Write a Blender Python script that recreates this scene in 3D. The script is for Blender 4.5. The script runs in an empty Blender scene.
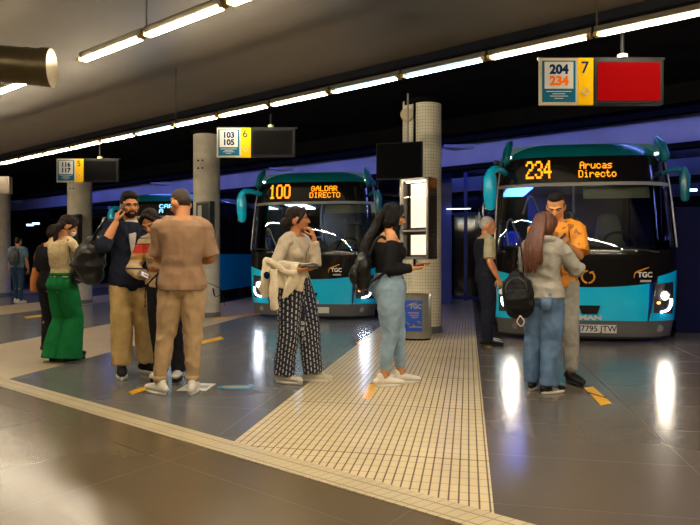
import bpy, bmesh, math, random
from mathutils import Vector, Matrix, noise
R=math.radians; PI=math.pi
random.seed(7)
sc=bpy.context.scene; COL=sc.collection
V=Vector
# ---------------------------------------------------------------- camera
F=600.0; HZ=257.0; EYE=1.2
cd=bpy.data.cameras.new('camera'); cam=bpy.data.objects.new('camera',cd); COL.objects.link(cam)
cam.location=(0,0,EYE); cam.rotation_euler=(PI/2,0,0)
cd.sensor_width=36; cd.lens=36*F/700; cd.shift_y=-(262.5-HZ)/700; cd.clip_end=200
sc.camera=cam
sc.view_settings.view_transform='Standard'; sc.view_settings.look='None'; sc.view_settings.gamma=1
sc.view_settings.exposure=0.12
def G(x,y,z=0.0):
    d=F*EYE/(y-HZ); return V(((x-350)*d/F,d,z))
U=V((-.794,.609,0)); U.normalize(); N=V((.609,.794,0)); N.normalize()      # along the lamp rows / across them
Vd=V((.193,.981,0)); Vd.normalize(); M_=V((.981,-.193,0)); M_.normalize()  # along the bays / across them
def UN(a,n,z=0.0): return U*a+N*n+V((0,0,z))
def EV(e,v,z=0.0): return M_*e+Vd*v+V((0,0,z))
ANG_U=math.atan2(U.y,U.x); ANG_E=math.atan2(M_.y,M_.x)
# ---------------------------------------------------------------- materials
MC={}
def mat(name,col,rough=.6,metal=0.,var=0.,scale=20.,bump=0.,spec=.5,stretch=(1,1,1),sheen=0.,coat=0.):
    if name in MC: return MC[name]
    m=bpy.data.materials.new(name); m.use_nodes=True; nt=m.node_tree; b=nt.nodes['Principled BSDF']
    b.inputs['Base Color'].default_value=(*col,1); b.inputs['Roughness'].default_value=rough
    b.inputs['Metallic'].default_value=metal; b.inputs['Specular IOR Level'].default_value=spec
    b.inputs['Sheen Weight'].default_value=sheen; b.inputs['Coat Weight'].default_value=coat
    tc=nt.nodes.new('ShaderNodeTexCoord'); mp=nt.nodes.new('ShaderNodeMapping'); mp.inputs['Scale'].default_value=stretch
    nz=nt.nodes.new('ShaderNodeTexNoise'); nz.inputs['Scale'].default_value=scale; nz.inputs['Detail'].default_value=3
    nt.links.new(tc.outputs['Object'],mp.inputs['Vector']); nt.links.new(mp.outputs[0],nz.inputs['Vector'])
    rp=nt.nodes.new('ShaderNodeValToRGB')
    rp.color_ramp.elements[0].position=.3; rp.color_ramp.elements[1].position=.7
    rp.color_ramp.elements[0].color=(*[max(0,c*(1-var)) for c in col],1); rp.color_ramp.elements[1].color=(*[min(1,c*(1+var)) for c in col],1)
    nt.links.new(nz.outputs['Fac'],rp.inputs[0]); nt.links.new(rp.outputs[0],b.inputs['Base Color'])
    if bump>0:
        bp=nt.nodes.new('ShaderNodeBump'); bp.inputs['Strength'].default_value=bump; bp.inputs['Distance'].default_value=.01
        nt.links.new(nz.outputs['Fac'],bp.inputs['Height']); nt.links.new(bp.outputs[0],b.inputs['Normal'])
    MC[name]=m; return m
def emit(name,col,s,rough=.5):
    if name in MC: return MC[name]
    m=bpy.data.materials.new(name); m.use_nodes=True; b=m.node_tree.nodes['Principled BSDF']
    b.inputs['Base Color'].default_value=(*[c*.5 for c in col],1); b.inputs['Emission Color'].default_value=(*col,1)
    b.inputs['Emission Strength'].default_value=s; b.inputs['Roughness'].default_value=rough
    MC[name]=m; return m
def glass(name,tint=(.55,.6,.62),rough=.02,refl=1.5):
    if name in MC: return MC[name]
    m=bpy.data.materials.new(name); m.use_nodes=True; nt=m.node_tree; nt.nodes.clear()
    o=nt.nodes.new('ShaderNodeOutputMaterial'); mx=nt.nodes.new('ShaderNodeMixShader'); t=nt.nodes.new('ShaderNodeBsdfTransparent')
    g=nt.nodes.new('ShaderNodeBsdfGlossy'); f=nt.nodes.new('ShaderNodeFresnel'); f.inputs[0].default_value=refl
    t.inputs[0].default_value=(*tint,1); g.inputs['Roughness'].default_value=rough
    nt.links.new(f.outputs[0],mx.inputs[0]); nt.links.new(t.outputs[0],mx.inputs[1]); nt.links.new(g.outputs[0],mx.inputs[2])
    nt.links.new(mx.outputs[0],o.inputs[0]); MC[name]=m; return m
# small node-math builder
class NB:
    def __init__(s,name,rough=.5):
        s.m=bpy.data.materials.new(name); s.m.use_nodes=True; s.nt=s.m.node_tree; s.b=s.nt.nodes['Principled BSDF']
        s.b.inputs['Roughness'].default_value=rough; MC[name]=s.m
        tc=s.nt.nodes.new('ShaderNodeTexCoord'); s.co=tc.outputs['Object']
        sx=s.nt.nodes.new('ShaderNodeSeparateXYZ'); s.nt.links.new(s.co,sx.inputs[0]); s.x,s.y,s.z=sx.outputs
    def mth(s,op,a,b=0.,c=0.):
        n=s.nt.nodes.new('ShaderNodeMath'); n.operation=op
        for i,v in enumerate((a,b,c)):
            if isinstance(v,(int,float)): n.inputs[i].default_value=v
            else: s.nt.links.new(v,n.inputs[i])
        return n.outputs[0]
    def line(s,v,period,width,off=0.):   # 1 on the line, 0 off it
        f=s.mth('FRACT',s.mth('DIVIDE',s.mth('ADD',v,off+500*period),period)); return s.mth('LESS_THAN',f,width/period)
    def mix(s,fac,a,b):
        n=s.nt.nodes.new('ShaderNodeMix'); n.data_type='RGBA'
        for k,v in ((0,fac),(6,a),(7,b)):
            if isinstance(v,tuple): n.inputs[k].default_value=(*v,1)
            elif isinstance(v,(int,float)): n.inputs[k].default_value=v
            else: s.nt.links.new(v,n.inputs[k])
        return n.outputs[2]
    def noise(s,scale,detail=3,stretch=(1,1,1)):
        mp=s.nt.nodes.new('ShaderNodeMapping'); mp.inputs['Scale'].default_value=stretch; s.nt.links.new(s.co,mp.inputs[0])
        n=s.nt.nodes.new('ShaderNodeTexNoise'); n.inputs['Scale'].default_value=scale; n.inputs['Detail'].default_value=detail
        s.nt.links.new(mp.outputs[0],n.inputs['Vector']); return n.outputs['Fac']
    def base(s,c): s.nt.links.new(c,s.b.inputs['Base Color'])
    def rough(s,r): s.nt.links.new(r,s.b.inputs['Roughness'])
    def bump(s,h,st=.3,d=.004):
        bp=s.nt.nodes.new('ShaderNodeBump'); bp.inputs['Strength'].default_value=st; bp.inputs['Distance'].default_value=d
        s.nt.links.new(h,bp.inputs['Height']); s.nt.links.new(bp.outputs[0],s.b.inputs['Normal'])
# ---------------------------------------------------------------- mesh helpers
def obj(name,bm,m,parent=None,smooth=False,loc=None,rotz=None):
    if isinstance(bm,bpy.types.Mesh): me=bm
    else:
        bmesh.ops.recalc_face_normals(bm,faces=bm.faces) if True else None
        me=bpy.data.meshes.new(name); bm.to_mesh(me); bm.free()
    me.materials.clear(); me.materials.append(m)
    if smooth:
        me.shade_smooth() if smooth is True else me.shade_smooth()
        if smooth!=True: me.set_sharp_from_angle(angle=R(smooth))
    o=bpy.data.objects.new(name,me); COL.objects.link(o)
    if parent: o.parent=parent
    if loc is not None: o.location=loc
    if rotz is not None: o.rotation_euler=(0,0,rotz)
    return o
def tag(o,label=None,cat=None,group=None,kind=None):
    if label: o['label']=label
    if cat: o['category']=cat
    if group: o['group']=group
    if kind: o['kind']=kind
    return o
def empty(name,loc=(0,0,0),rotz=0.,label=None,cat=None,group=None):
    o=bpy.data.objects.new(name,None); COL.objects.link(o); o.location=loc; o.rotation_euler=(0,0,rotz); o.empty_display_size=.1
    return tag(o,label,cat,group)
def box(bm,c,s,rot=None,bev=0.,seg=2):
    b=bmesh.new(); bmesh.ops.create_cube(b,size=1); 
    for v in b.verts: v.co=V((v.co.x*s[0],v.co.y*s[1],v.co.z*s[2]))
    if bev>0: bmesh.ops.bevel(b,geom=list(b.edges),offset=bev,segments=seg,affect='EDGES',profile=.7)
    mx=Matrix.Translation(V(c))
    if rot is not None: mx=mx@(rot if isinstance(rot,Matrix) else Matrix.Rotation(rot,4,'Z'))
    b.transform(mx); join(bm,b); return bm
def join(bm,b):
    t=bpy.data.meshes.new('t'); b.to_mesh(t); b.free(); bm.from_mesh(t); bpy.data.meshes.remove(t)
def BX(c,s,rot=None,bev=0.,seg=2): return box(bmesh.new(),c,s,rot,bev,seg)
def frame_for(t,ref):
    t=t.normalized(); b=ref-ref.dot(t)*t
    if b.length<1e-4: b=V((1,0,0))-t.x*t
    if b.length<1e-4: b=V((0,1,0))
    b.normalize(); return b.cross(t).normalized(),b
def tube(bm,pts,radii,seg=14,ref=V((0,1,0)),cap='round'):
    """swept closed tube; radii are floats or (a,b): a across, b along ref"""
    pts=[V(p) for p in pts]; rr=[r if isinstance(r,tuple) else (r,r) for r in radii]
    n=len(pts); tans=[]
    for i in range(n):
        t=(pts[min(i+1,n-1)]-pts[max(i-1,0)]); 
        if t.length<1e-7: t=V((0,0,1))
        tans.append(t.normalized())
    rows=[]
    if cap=='round':
        for k in (80,60,30):
            a=R(k); m=min(rr[0]); rows.append((pts[0]-tans[0]*m*math.sin(a),tans[0],(rr[0][0]*math.cos(a),rr[0][1]*math.cos(a))))
    for i in range(n): rows.append((pts[i],tans[i],rr[i]))
    if cap=='round':
        for k in (30,60,80):
            a=R(k); m=min(rr[-1]); rows.append((pts[-1]+tans[-1]*m*math.sin(a),tans[-1],(rr[-1][0]*math.cos(a),rr[-1][1]*math.cos(a))))
    rings=[]
    for c,t,(a,b) in rows:
        A,B=frame_for(t,ref)
        rings.append([bm.verts.new(c+A*a*math.cos(2*PI*j/seg)+B*b*math.sin(2*PI*j/seg)) for j in range(seg)])
    for q,w in zip(rings,rings[1:]):
        for j in range(seg):
            k=(j+1)%seg; bm.faces.new((q[j],q[k],w[k],w[j]))
    bm.faces.new(rings[0][::-1]); bm.faces.new(rings[-1])
    return bm
def TB(pts,radii,seg=12,ref=V((0,1,0)),cap='flat'):
    if isinstance(radii,(int,float)): radii=[radii]*len(pts)
    return tube(bmesh.new(),pts,radii,seg,ref,cap)
def ell(bm,c,r,rot=None,seg=20,ri=12):
    b=bmesh.new(); bmesh.ops.create_uvsphere(b,u_segments=seg,v_segments=ri,radius=1)
    mx=Matrix.Translation(V(c))
    if rot is not None: mx=mx@rot
    b.transform(mx@Matrix.Diagonal((r[0],r[1],r[2],1))); join(bm,b); return bm
def cyl(bm,c,r,h,seg=24,axis='Z',r2=None):
    b=bmesh.new(); bmesh.ops.create_cone(b,cap_ends=True,segments=seg,radius1=r,radius2=r if r2 is None else r2,depth=h)
    rt={'Z':Matrix(),'Y':Matrix.Rotation(PI/2,4,'X'),'X':Matrix.Rotation(PI/2,4,'Y')}[axis].to_4x4() if axis!='Z' else Matrix.Identity(4)
    b.transform(Matrix.Translation(V(c))@rt); join(bm,b); return bm
def CY(c,r,h,seg=24,axis='Z',r2=None): return cyl(bmesh.new(),c,r,h,seg,axis,r2)
def prism(poly,y0,y1):
    """polygon in (x,z), extruded along y"""
    bm=bmesh.new(); a=[bm.verts.new((x,y0,z)) for x,z in poly]; b=[bm.verts.new((x,y1,z)) for x,z in poly]
    bm.faces.new(a); bm.faces.new(b[::-1]); n=len(poly)
    for i in range(n): bm.faces.new((a[i],b[i],b[(i+1)%n],a[(i+1)%n]))
    return bm
def slab(poly,z0,z1):
    bm=bmesh.new(); a=[bm.verts.new((p[0],p[1],z0)) for p in poly]; b=[bm.verts.new((p[0],p[1],z1)) for p in poly]
    bm.faces.new(a); bm.faces.new(b[::-1]); n=len(poly)
    for i in range(n): bm.faces.new((a[i],b[i],b[(i+1)%n],a[(i+1)%n]))
    return bm
def remesh(bm,vox,smooth=2,fold=None,name='m'):
    bmesh.ops.recalc_face_normals(bm,faces=bm.faces)
    me=bpy.data.meshes.new(name); bm.to_mesh(me); bm.free()
    o=bpy.data.objects.new('tmp',me); COL.objects.link(o)
    r=o.modifiers.new('r','REMESH'); r.mode='VOXEL'; r.voxel_size=vox; r.use_smooth_shade=True
    if smooth:
        s=o.modifiers.new('s','SMOOTH'); s.iterations=smooth; s.factor=.5
    dg=bpy.context.evaluated_depsgraph_get(); dg.update()
    out=bpy.data.meshes.new_from_object(o.evaluated_get(dg)); out.name=name
    bpy.data.objects.remove(o); bpy.data.meshes.remove(me)
    if fold:
        amp,sx,sy,sz=fold; sd=random.random()*50
        nn=[v.normal.copy() for v in out.vertices]
        for v,nr in zip(out.vertices,nn):
            q=v.co; p=V((q.x*sx+sd,q.y*sy,q.z*sz))
            f=1-abs(noise.noise(p))*2.2
            f+= .5*noise.noise(p*2.3)
            v.co=q+nr*amp*(f-.3)
    out.shade_smooth()
    return out
def text(s,size,m,parent,loc,rot=(PI/2,0,0),ext=.001,name='lettering',align='CENTER',bold=0.,xs=1.):
    c=bpy.data.curves.new('t','FONT'); c.body=s; c.size=size; c.extrude=ext; c.align_x=align; c.align_y='CENTER'; c.offset=bold; c.resolution_u=4
    o=bpy.data.objects.new('t',c); COL.objects.link(o); dg=bpy.context.evaluated_depsgraph_get(); dg.update()
    me=bpy.data.meshes.new_from_object(o.evaluated_get(dg)); bpy.data.objects.remove(o); bpy.data.curves.remove(c)
    me.materials.clear(); me.materials.append(m); me.name=name
    p=bpy.data.objects.new(name,me); COL.objects.link(p); p.parent=parent; p.location=loc; p.rotation_euler=rot; p.scale=(xs,1,1)
    return p
GL={'0':'01110 10001 10001 10001 10001 10001 01110','1':'00100 01100 00100 00100 00100 00100 01110','2':'01110 10001 00001 00110 01000 10000 11111','3':'01110 10001 00001 00110 00001 10001 01110','4':'00010 00110 01010 10010 11111 00010 00010',
'A':'01110 10001 10001 11111 10001 10001 10001','Á':'00110 01110 10001 11111 10001 10001 10001','G':'01110 10001 10000 10111 10001 10001 01110','L':'10000 10000 10000 10000 10000 10000 11111','D':'11110 10001 10001 10001 10001 10001 11110','R':'11110 10001 10001 11110 10100 10010 10001','I':'01110 00100 00100 00100 00100 00100 01110','E':'11111 10000 10000 11110 10000 10000 11111','C':'01110 10001 10000 10000 10000 10001 01110','T':'11111 00100 00100 00100 00100 00100 00100','O':'01110 10001 10001 10001 10001 10001 01110',
'r':'00000 00000 10110 11001 10000 10000 10000','u':'00000 00000 10001 10001 10001 10011 01101','c':'00000 00000 01110 10001 10000 10001 01110','a':'00000 00000 01110 00001 01111 10001 01111','s':'00000 00000 01111 10000 01110 00001 11110','i':'00100 00000 01100 00100 00100 00100 01110','e':'00000 00000 01110 10001 11111 10000 01110','t':'01000 01000 11110 01000 01000 01001 00110','o':'00000 00000 01110 10001 10001 10001 01110',' ':'00000 '*7}
def dots(s,x0,z0,px,pz,y,fill=.9,bold=0.):
    """dot-matrix lettering, lower left at x0,z0"""
    bm=bmesh.new(); x=x0
    for ch in s:
        for r,row in enumerate(GL[ch].split()):
            for c,b in enumerate(row):
                if b=='1': box(bm,(x+(c+.5)*px,y,z0+(6.5-r)*pz),(px*(fill+bold),.004,pz*fill))
        x+=px*6
    return bm
# ================================================================ the hall
NB_=NB
def floor_mat():
    n=NB('hall_floor',.2)
    u=n.mth('ADD',n.mth('MULTIPLY',n.x,-.794),n.mth('MULTIPLY',n.y,.609)); d=n.mth('ADD',n.mth('MULTIPLY',n.x,.609),n.mth('MULTIPLY',n.y,.794))
    e=n.mth('ADD',n.mth('MULTIPLY',n.x,.981),n.mth('MULTIPLY',n.y,-.193)); v=n.mth('ADD',n.mth('MULTIPLY',n.x,.193),n.mth('MULTIPLY',n.y,.981))
    near=n.mth('LESS_THAN',d,2.55)
    bay=n.mth('LESS_THAN',e,-.7)
    spk=n.noise(160,2); cl=n.noise(1.3,4); 
    c1=n.mix(cl,(.105,.076,.040),(.148,.108,.060))
    c2=n.mix(cl,(.115,.112,.110),(.155,.15,.147)); c3=n.mix(cl,(.098,.080,.065),(.135,.112,.09))
    c=n.mix(bay,c3,c2); c=n.mix(near,c,c1)
    c=n.mix(n.mth('MULTIPLY',n.mth('GREATER_THAN',spk,.62),.25),c,(.2,.17,.13))
    ja=n.mth('MULTIPLY',near,n.mth('MAXIMUM',n.line(u,1.5,.006),n.line(d,.75,.006,.1)))
    jb=n.mth('MULTIPLY',n.mth('SUBTRACT',1.,near),n.mth('MAXIMUM',n.line(e,1.45,.006,.2),n.line(v,.75,.006)))
    j=n.mth('MAXIMUM',ja,jb)
    n.base(n.mix(n.mth('MULTIPLY',j,.7),c,(.02,.016,.012)))
    w=n.noise(3.,5); r=n.mth('ADD',n.mth('MULTIPLY',w,.05),.20); n.rough(n.mth('ADD',r,n.mth('MULTIPLY',j,.3)))
    n.b.inputs['Specular IOR Level'].default_value=.55
    n.bump(n.noise(14,3),.015,.002)
    return n.m
def strip_mat():
    n=NB('cream_strip_tiles',.4)
    g=n.line(n.x,.050,.0088); t=n.line(n.y,.10,.005); t2=n.line(n.y,1.2,.012)
    cl=n.noise(2.5,4); c=n.mix(cl,(.60,.48,.28),(.80,.66,.41))
    c=n.mix(n.mth('MULTIPLY',t,.7),c,(.12,.09,.05)); c=n.mix(n.mth('MULTIPLY',t2,.7),c,(.10,.07,.04)); c=n.mix(n.mth('MULTIPLY',g,.93),c,(.075,.042,.018))
    n.base(c); n.rough(n.mth('ADD',.24,n.mth('MULTIPLY',g,.5))); n.bump(n.mth('SUBTRACT',1.,n.mth('MAXIMUM',g,n.mth('MULTIPLY',t,.5))),.6,.004)
    return n.m
def strip2_mat():
    n=NB('pale_strip_paving',.4)
    t=n.line(n.y,.6,.01); g=n.line(n.x,.6,.01)
    cl=n.noise(2.,4); c=n.mix(cl,(.36,.28,.17),(.50,.39,.25)); n.base(n.mix(n.mth('MULTIPLY',n.mth('MAXIMUM',t,g),.5),c,(.1,.07,.05)))
    n.rough(n.mth('ADD',.22,n.mth('MULTIPLY',cl,.2))); return n.m
def border_mat():
    n=NB('cream_border_tiles',.4)
    g=n.line(n.mth('ADD',n.x,n.mth('MULTIPLY',n.y,-.3)),.060,.006); t=n.line(n.y,.095,.008)
    cl=n.noise(3.,4); c=n.mix(cl,(.50,.41,.25),(.68,.57,.37))
    n.base(n.mix(n.mth('MULTIPLY',n.mth('MAXIMUM',g,t),.6),c,(.08,.055,.03))); n.rough(n.mth('ADD',.25,n.mth('MULTIPLY',g,.4)))
    return n.m
# floor
bm=slab([UN(-34,-9),UN(34,-9),UN(34,30),UN(-34,30)],-.2,0); tag(obj('floor',bm,floor_mat()),kind='structure')
def strip(name,e0,e1,m):
    # quad cut at the border line n=2.63
    def cut(e): return (2.63-e*(M_.dot(N)))/(Vd.dot(N))
    o=obj(name,slab([(e0,cut(e0)),(e1,cut(e1)),(e1,30),(e0,30)],0,.004),m,rotz=ANG_E); tag(o,kind='structure'); return o
strip('trim_1',-1.49,.12,strip_mat()); strip('trim_2',-6.3,-4.43,strip2_mat()); strip('trim_3',-11.2,-9.5,strip2_mat()); strip('trim_4',3.9,5.6,strip2_mat()); strip('trim_5',-16,-14.3,strip2_mat())
bo=obj('trim_6',slab([(-30,2.44),(30,2.44),(30,2.63),(-30,2.63)],0,.005),border_mat(),rotz=0)
# border lives in (u,n) axes: x along -U so that it is right handed
bo.data.transform(Matrix.Identity(4)); bo.rotation_euler=(0,0,math.atan2(-U.y,-U.x)); tag(bo,kind='structure')
# ceiling
cm=NB('bronze_ceiling_panels',.34); cl=cm.noise(2.2,4,(1,1,1)); d_=cm.mth('ADD',cm.mth('MULTIPLY',cm.x,.609),cm.mth('MULTIPLY',cm.y,.794)); u_=cm.mth('ADD',cm.mth('MULTIPLY',cm.x,-.794),cm.mth('MULTIPLY',cm.y,.609))
ln=cm.line(u_,1.4,.012); cc=cm.mix(cl,(.046,.033,.018),(.070,.051,.029)); cm.base(cm.mix(cm.mth('MULTIPLY',ln,.12),cc,(.03,.02,.01)))
cm.b.inputs['Metallic'].default_value=.3; cm.rough(cm.mth('ADD',.47,cm.mth('MULTIPLY',cl,.14)))
tag(obj('ceiling',slab([UN(-34,-9),UN(34,-9),UN(34,6.45),UN(-34,6.45)],3.7,3.9),cm.m),kind='structure')
dark=mat('dark_ceiling_paint',(.006,.006,.007),.7,var=.2,scale=3,spec=0.)
tag(obj('ceiling',slab([UN(-34,6.451),UN(34,6.451),UN(34,11.3),UN(-34,11.3)],3.7,3.9),dark),kind='structure')
tag(obj('trim_7',BX((0,6.43,3.65),(68,.06,.1)),dark,rotz=math.atan2(-U.y,-U.x)),kind='structure')
lav=mat('pale_painted_concrete',(.17,.18,.28),.7,var=.12,scale=2)
tag(obj('ceiling',slab([UN(-34,11.301),UN(34,11.301),UN(34,30),UN(-34,30)],4.6,4.8),lav),kind='structure')
rot_n=math.atan2(-U.y,-U.x)
tag(obj('trim_8',BX((0,11.38,4.15),(68,.16,1.1)),dark,rotz=rot_n),kind='structure')
# pale fascia beams crossing above the bus bays, with dark diagonal ribs between
for i,(n0,z0,h) in enumerate(((11.9,3.42,.5),(16.0,3.3,.42),(20.5,3.2,.4))):
    b=bmesh.new(); box(b,(0,n0,z0),(68,.25,h)); tag(obj('trim_%d'%(9+i),b,lav,rotz=rot_n),kind='structure')
    o=obj('trim_%d'%(15+i),BX((0,n0-.16,z0-h/2-.05),(68,.2,.1)),dark,rotz=rot_n); tag(o,kind='structure')
for i,e in enumerate((-22,-17.2,-12.6,-7.9,-3.1,1.6,6.2,11)):
    v0=(12.3-.444*e)/.896-11.5
    b=bmesh.new(); vs=[b.verts.new(p) for p in ((-2.1,11.5,3.55),(2.1,12.4,3.25),(2.1,19.5,3.5),(-2.1,17.5,3.9),(0,15,3.2))]
    b.faces.new((vs[0],vs[1],vs[4])); b.faces.new((vs[1],vs[2],vs[4])); b.faces.new((vs[2],vs[3],vs[4])); b.faces.new((vs[3],vs[0],vs[4]))
    r=bmesh.ops.extrude_face_region(b,geom=list(b.faces)); bmesh.ops.translate(b,verts=[v for v in r['geom'] if isinstance(v,bmesh.types.BMVert)],vec=(0,0,.12))
    for v in b.verts: v.co.x+=e; v.co.y+=v0
    tag(obj('trim_%d'%(30+i),b,lav,rotz=ANG_E),kind='structure')
    b=bmesh.new(); tube(b,[(e+2.25,12.6+v0,3.3),(e+2.25,20+v0,3.3)],[(.14,.2),(.14,.2)],4,V((0,0,1)),'flat'); tag(obj('trim_%d'%(40+i),b,dark,rotz=ANG_E),kind='structure')
# walls
navy=mat('navy_wall_paint',(.012,.02,.07),.5,var=.2,scale=2); blk=mat('black_wall_paint',(.012,.012,.015),.6,var=.2,scale=2)
warm=mat('warm_wall_panels',(.42,.34,.23),.6,var=.1,scale=3)
def wallbox(name,a0,a1,n0,n1,z0,z1,m):
    tag(obj(name,slab([UN(a0,n0),UN(a1,n0),UN(a1,n1),UN(a0,n1)],z0,z1),m),kind='structure')
wallbox('wall_back',-34,34,25,25.3,0,4.6,blk); wallbox('trim_50',-34,34,24.9,25,0,1.35,navy)
wallbox('wall_front',-34,34,-9.3,-9,0,3.7,warm)
wallbox('wall_left',34,34.3,-9,30,0,4.6,blk); wallbox('wall_right',-34.3,-34,-9,30,0,4.6,blk)
# ---------------------------------------------------------------- columns
conc=mat('pale_concrete',(.42,.38,.29),.75,var=.12,scale=6,bump=.3)
def mosaic():
    n=NB('cream_mosaic_tiles',.35)
    at=n.mth('MULTIPLY',n.mth('ARCTAN2',n.y,n.x),.29)
    g=n.mth('MAXIMUM',n.line(at,.047,.007),n.line(n.z,.05,.007)); cl=n.noise(9,3)
    c=n.mix(cl,(.66,.59,.42),(.85,.77,.57)); n.base(n.mix(n.mth('MULTIPLY',g,.5),c,(.14,.11,.06))); n.bump(n.mth('SUBTRACT',1.,g),.5,.004); return n.m
mos=mosaic()
pc=G(424,334); pc.y+=.28
pr=empty('mosaic_column',pc,ANG_E,'round cream mosaic tiled column carrying the black screen and the lit poster case','column')
prof=[(-.30,-.16),(-.02,-.20),(.0,-.13),(.03,-.24),(.16,-.29),(.28,-.2),(.32,0),(.28,.2),(.14,.29),(-.14,.29),(-.28,.2),(-.33,0)]
b=CY((0.06,0,1.85),.25,3.7,48); obj('shaft',b,mos,pr,40)
b=CY((-.15,.03,1.85),.16,3.7,40); obj('side_shaft',b,mos,pr,40)
obj('conduit',TB([(-.10,-.22,1.0),(-.10,-.22,3.7)],.018,8),dark,pr)
obj('collar',CY((0.03,0,3.66),.31,.07,40),dark,pr,40)
obj('alarm_bell',CY((-.22,-.19,3.45),.10,.08,28,'Y'),mat('beige_plastic',(.5,.4,.22),.5),pr,40)
obj('skirting',CY((0.04,0,.06),.285,.1,40),mat('grey_skirting',(.12,.12,.12),.5),pr,40)
for px,py,r,lab in ((203.5,318,.262,'plain concrete column behind the man in the tan t-shirt'),(74.5,304,.3,'plain concrete column between the green trousers and the black duffel bag'),(-6,296.5,.3,'concrete column cut by the left edge of the photo')):
    p=G(px,py); p.y+=r; q=empty('concrete_column',p,ANG_E,lab,'column')
    obj('shaft',CY((0,0,1.85),r,3.7,40),conc,q,40); obj('skirting',CY((0,0,.05),r+.012,.1,40),mat('grey_skirting',(0,0,0)),q,40)
    obj('collar',CY((0,0,3.67),r+.05,.06,40),dark,q,40)
    if px>0:
        # small holes left by a removed bracket
        bb=bmesh.new()
        for dx,dz in ((-.06,3.1),(.03,3.1),(-.06,2.95),(.03,2.95)): box(bb,(dx,-r+.002,dz),(.03,.02,.03))
        obj('fixing_plate',bb,dark,q)
        c=empty('poster_case',p+V((.05 if px>100 else .06,-r-.06,0)),ANG_E-.5,('narrow dark display case fixed on the concrete column behind the tan t-shirt' if px>100 else 'narrow dark display case on the concrete column beside the dark ponytail'),'display case')
        bb=BX((0,0,1.86),(.44,.12,.84),bev=.01); obj('case_frame',bb,mat('dark_bronze_metal',(.06,.055,.05),.3,.8),c)
        obj('glass_pane',BX((0,-.06,1.86),(.38,.01,.76)),mat('dark_case_glass',(.05,.055,.06),.08,.3),c)
        obj('poster',BX((-.09,-.067,1.86),(.12,.004,.7)),mat('pale_poster_paper',(.30,.29,.26),.5),c)
# ---------------------------------------------------------------- lamp rows
hous=mat('lamp_housing_metal',(.06,.05,.03),.5,.3); tubem=emit('warm_white_tube',(1,.85,.62),150.0); coolm=emit('cool_white_tube',(.40,.70,1),60.0)
LMP=[]
def lamp(a,n,z,cool=False,L=.88,label=None,group=None,hang=True,sp=.012):
    q=empty('ceiling_lamp',UN(a,n,z),ANG_U,label,'lamp',group)
    obj('lamp_housing',BX((0,0,.05),(L-.01,.03,.05),bev=.008),hous,q)
    for s in (-1,1): obj('lamp_tube',TB([(-L/2+.05,s*sp,0),(L/2-.05,s*sp,0)],.008,10),coolm if cool else tubem,q,40)
    for s in (-1,1): obj('end_cap',BX((s*(L/2-.02),0,.01),(.03,.065,.03)),mat('lamp_end_brass',(.30,.2,.05),.5,.4),q)
    if hang: obj('hanger',TB([(L*.47,0,.07),(L*.47,0,3.7-z)],.007,8),hous,q)
g1='twin tube lamps in the long row above the stop signs'
for k in range(-5,22):
    a=.89*k+.02
    cool=k in (3,4,8)
    lamp(a,4.9,2.93,cool,.88,('cool bluish twin tube lamp in the long row above the stop signs' if cool else 'warm twin tube lamp in the long row above the stop signs'),g1 if not cool else 'bluish lamps in the long row',k%6==1)
for a_ in [4.65-.97*i for i in range(10)]+[6.65+.97*i for i in range(2)]:
    k=round(a_); lamp(a_,2.76,2.93,False,.95,'bright white twin tube lamp in the nearer row at upper left','twin tube lamps in the nearer row',k%4==0,.022)
for k in (-8,-6,-4,-2,0,2,4,6,8,10,12):
    lamp(.97*k,-.2,2.93,False,.95,'twin tube lamp in the row over the waiting hall behind the viewer','lamps of the row behind')
# duct
pd=mat('olive_bronze_duct',(.13,.10,.05),.35,.6,var=.15,scale=4)
d0=V(((52-350)/123,4.88,EYE+(HZ-68)/123)); dv=(V((-1,-.18,.03))).normalized()
q=empty('ventilation_duct',d0,0,'round bronze ventilation duct ending under the ceiling at upper left','duct')
def along(t): return dv*t
obj('duct_pipe',TB([along(.06),along(3)],.145,40),pd,q,40); obj('end_collar',TB([along(0),along(.07)],.155,40),pd,q,40); obj('seam_ring',TB([along(.16),along(.18)],.15,40),pd,q,40)
obj('hanger',TB([along(.6)+V((0,0,.14)),along(.6)+V((0,0,3.7-d0.z))],.012,8),dark,q)
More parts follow.
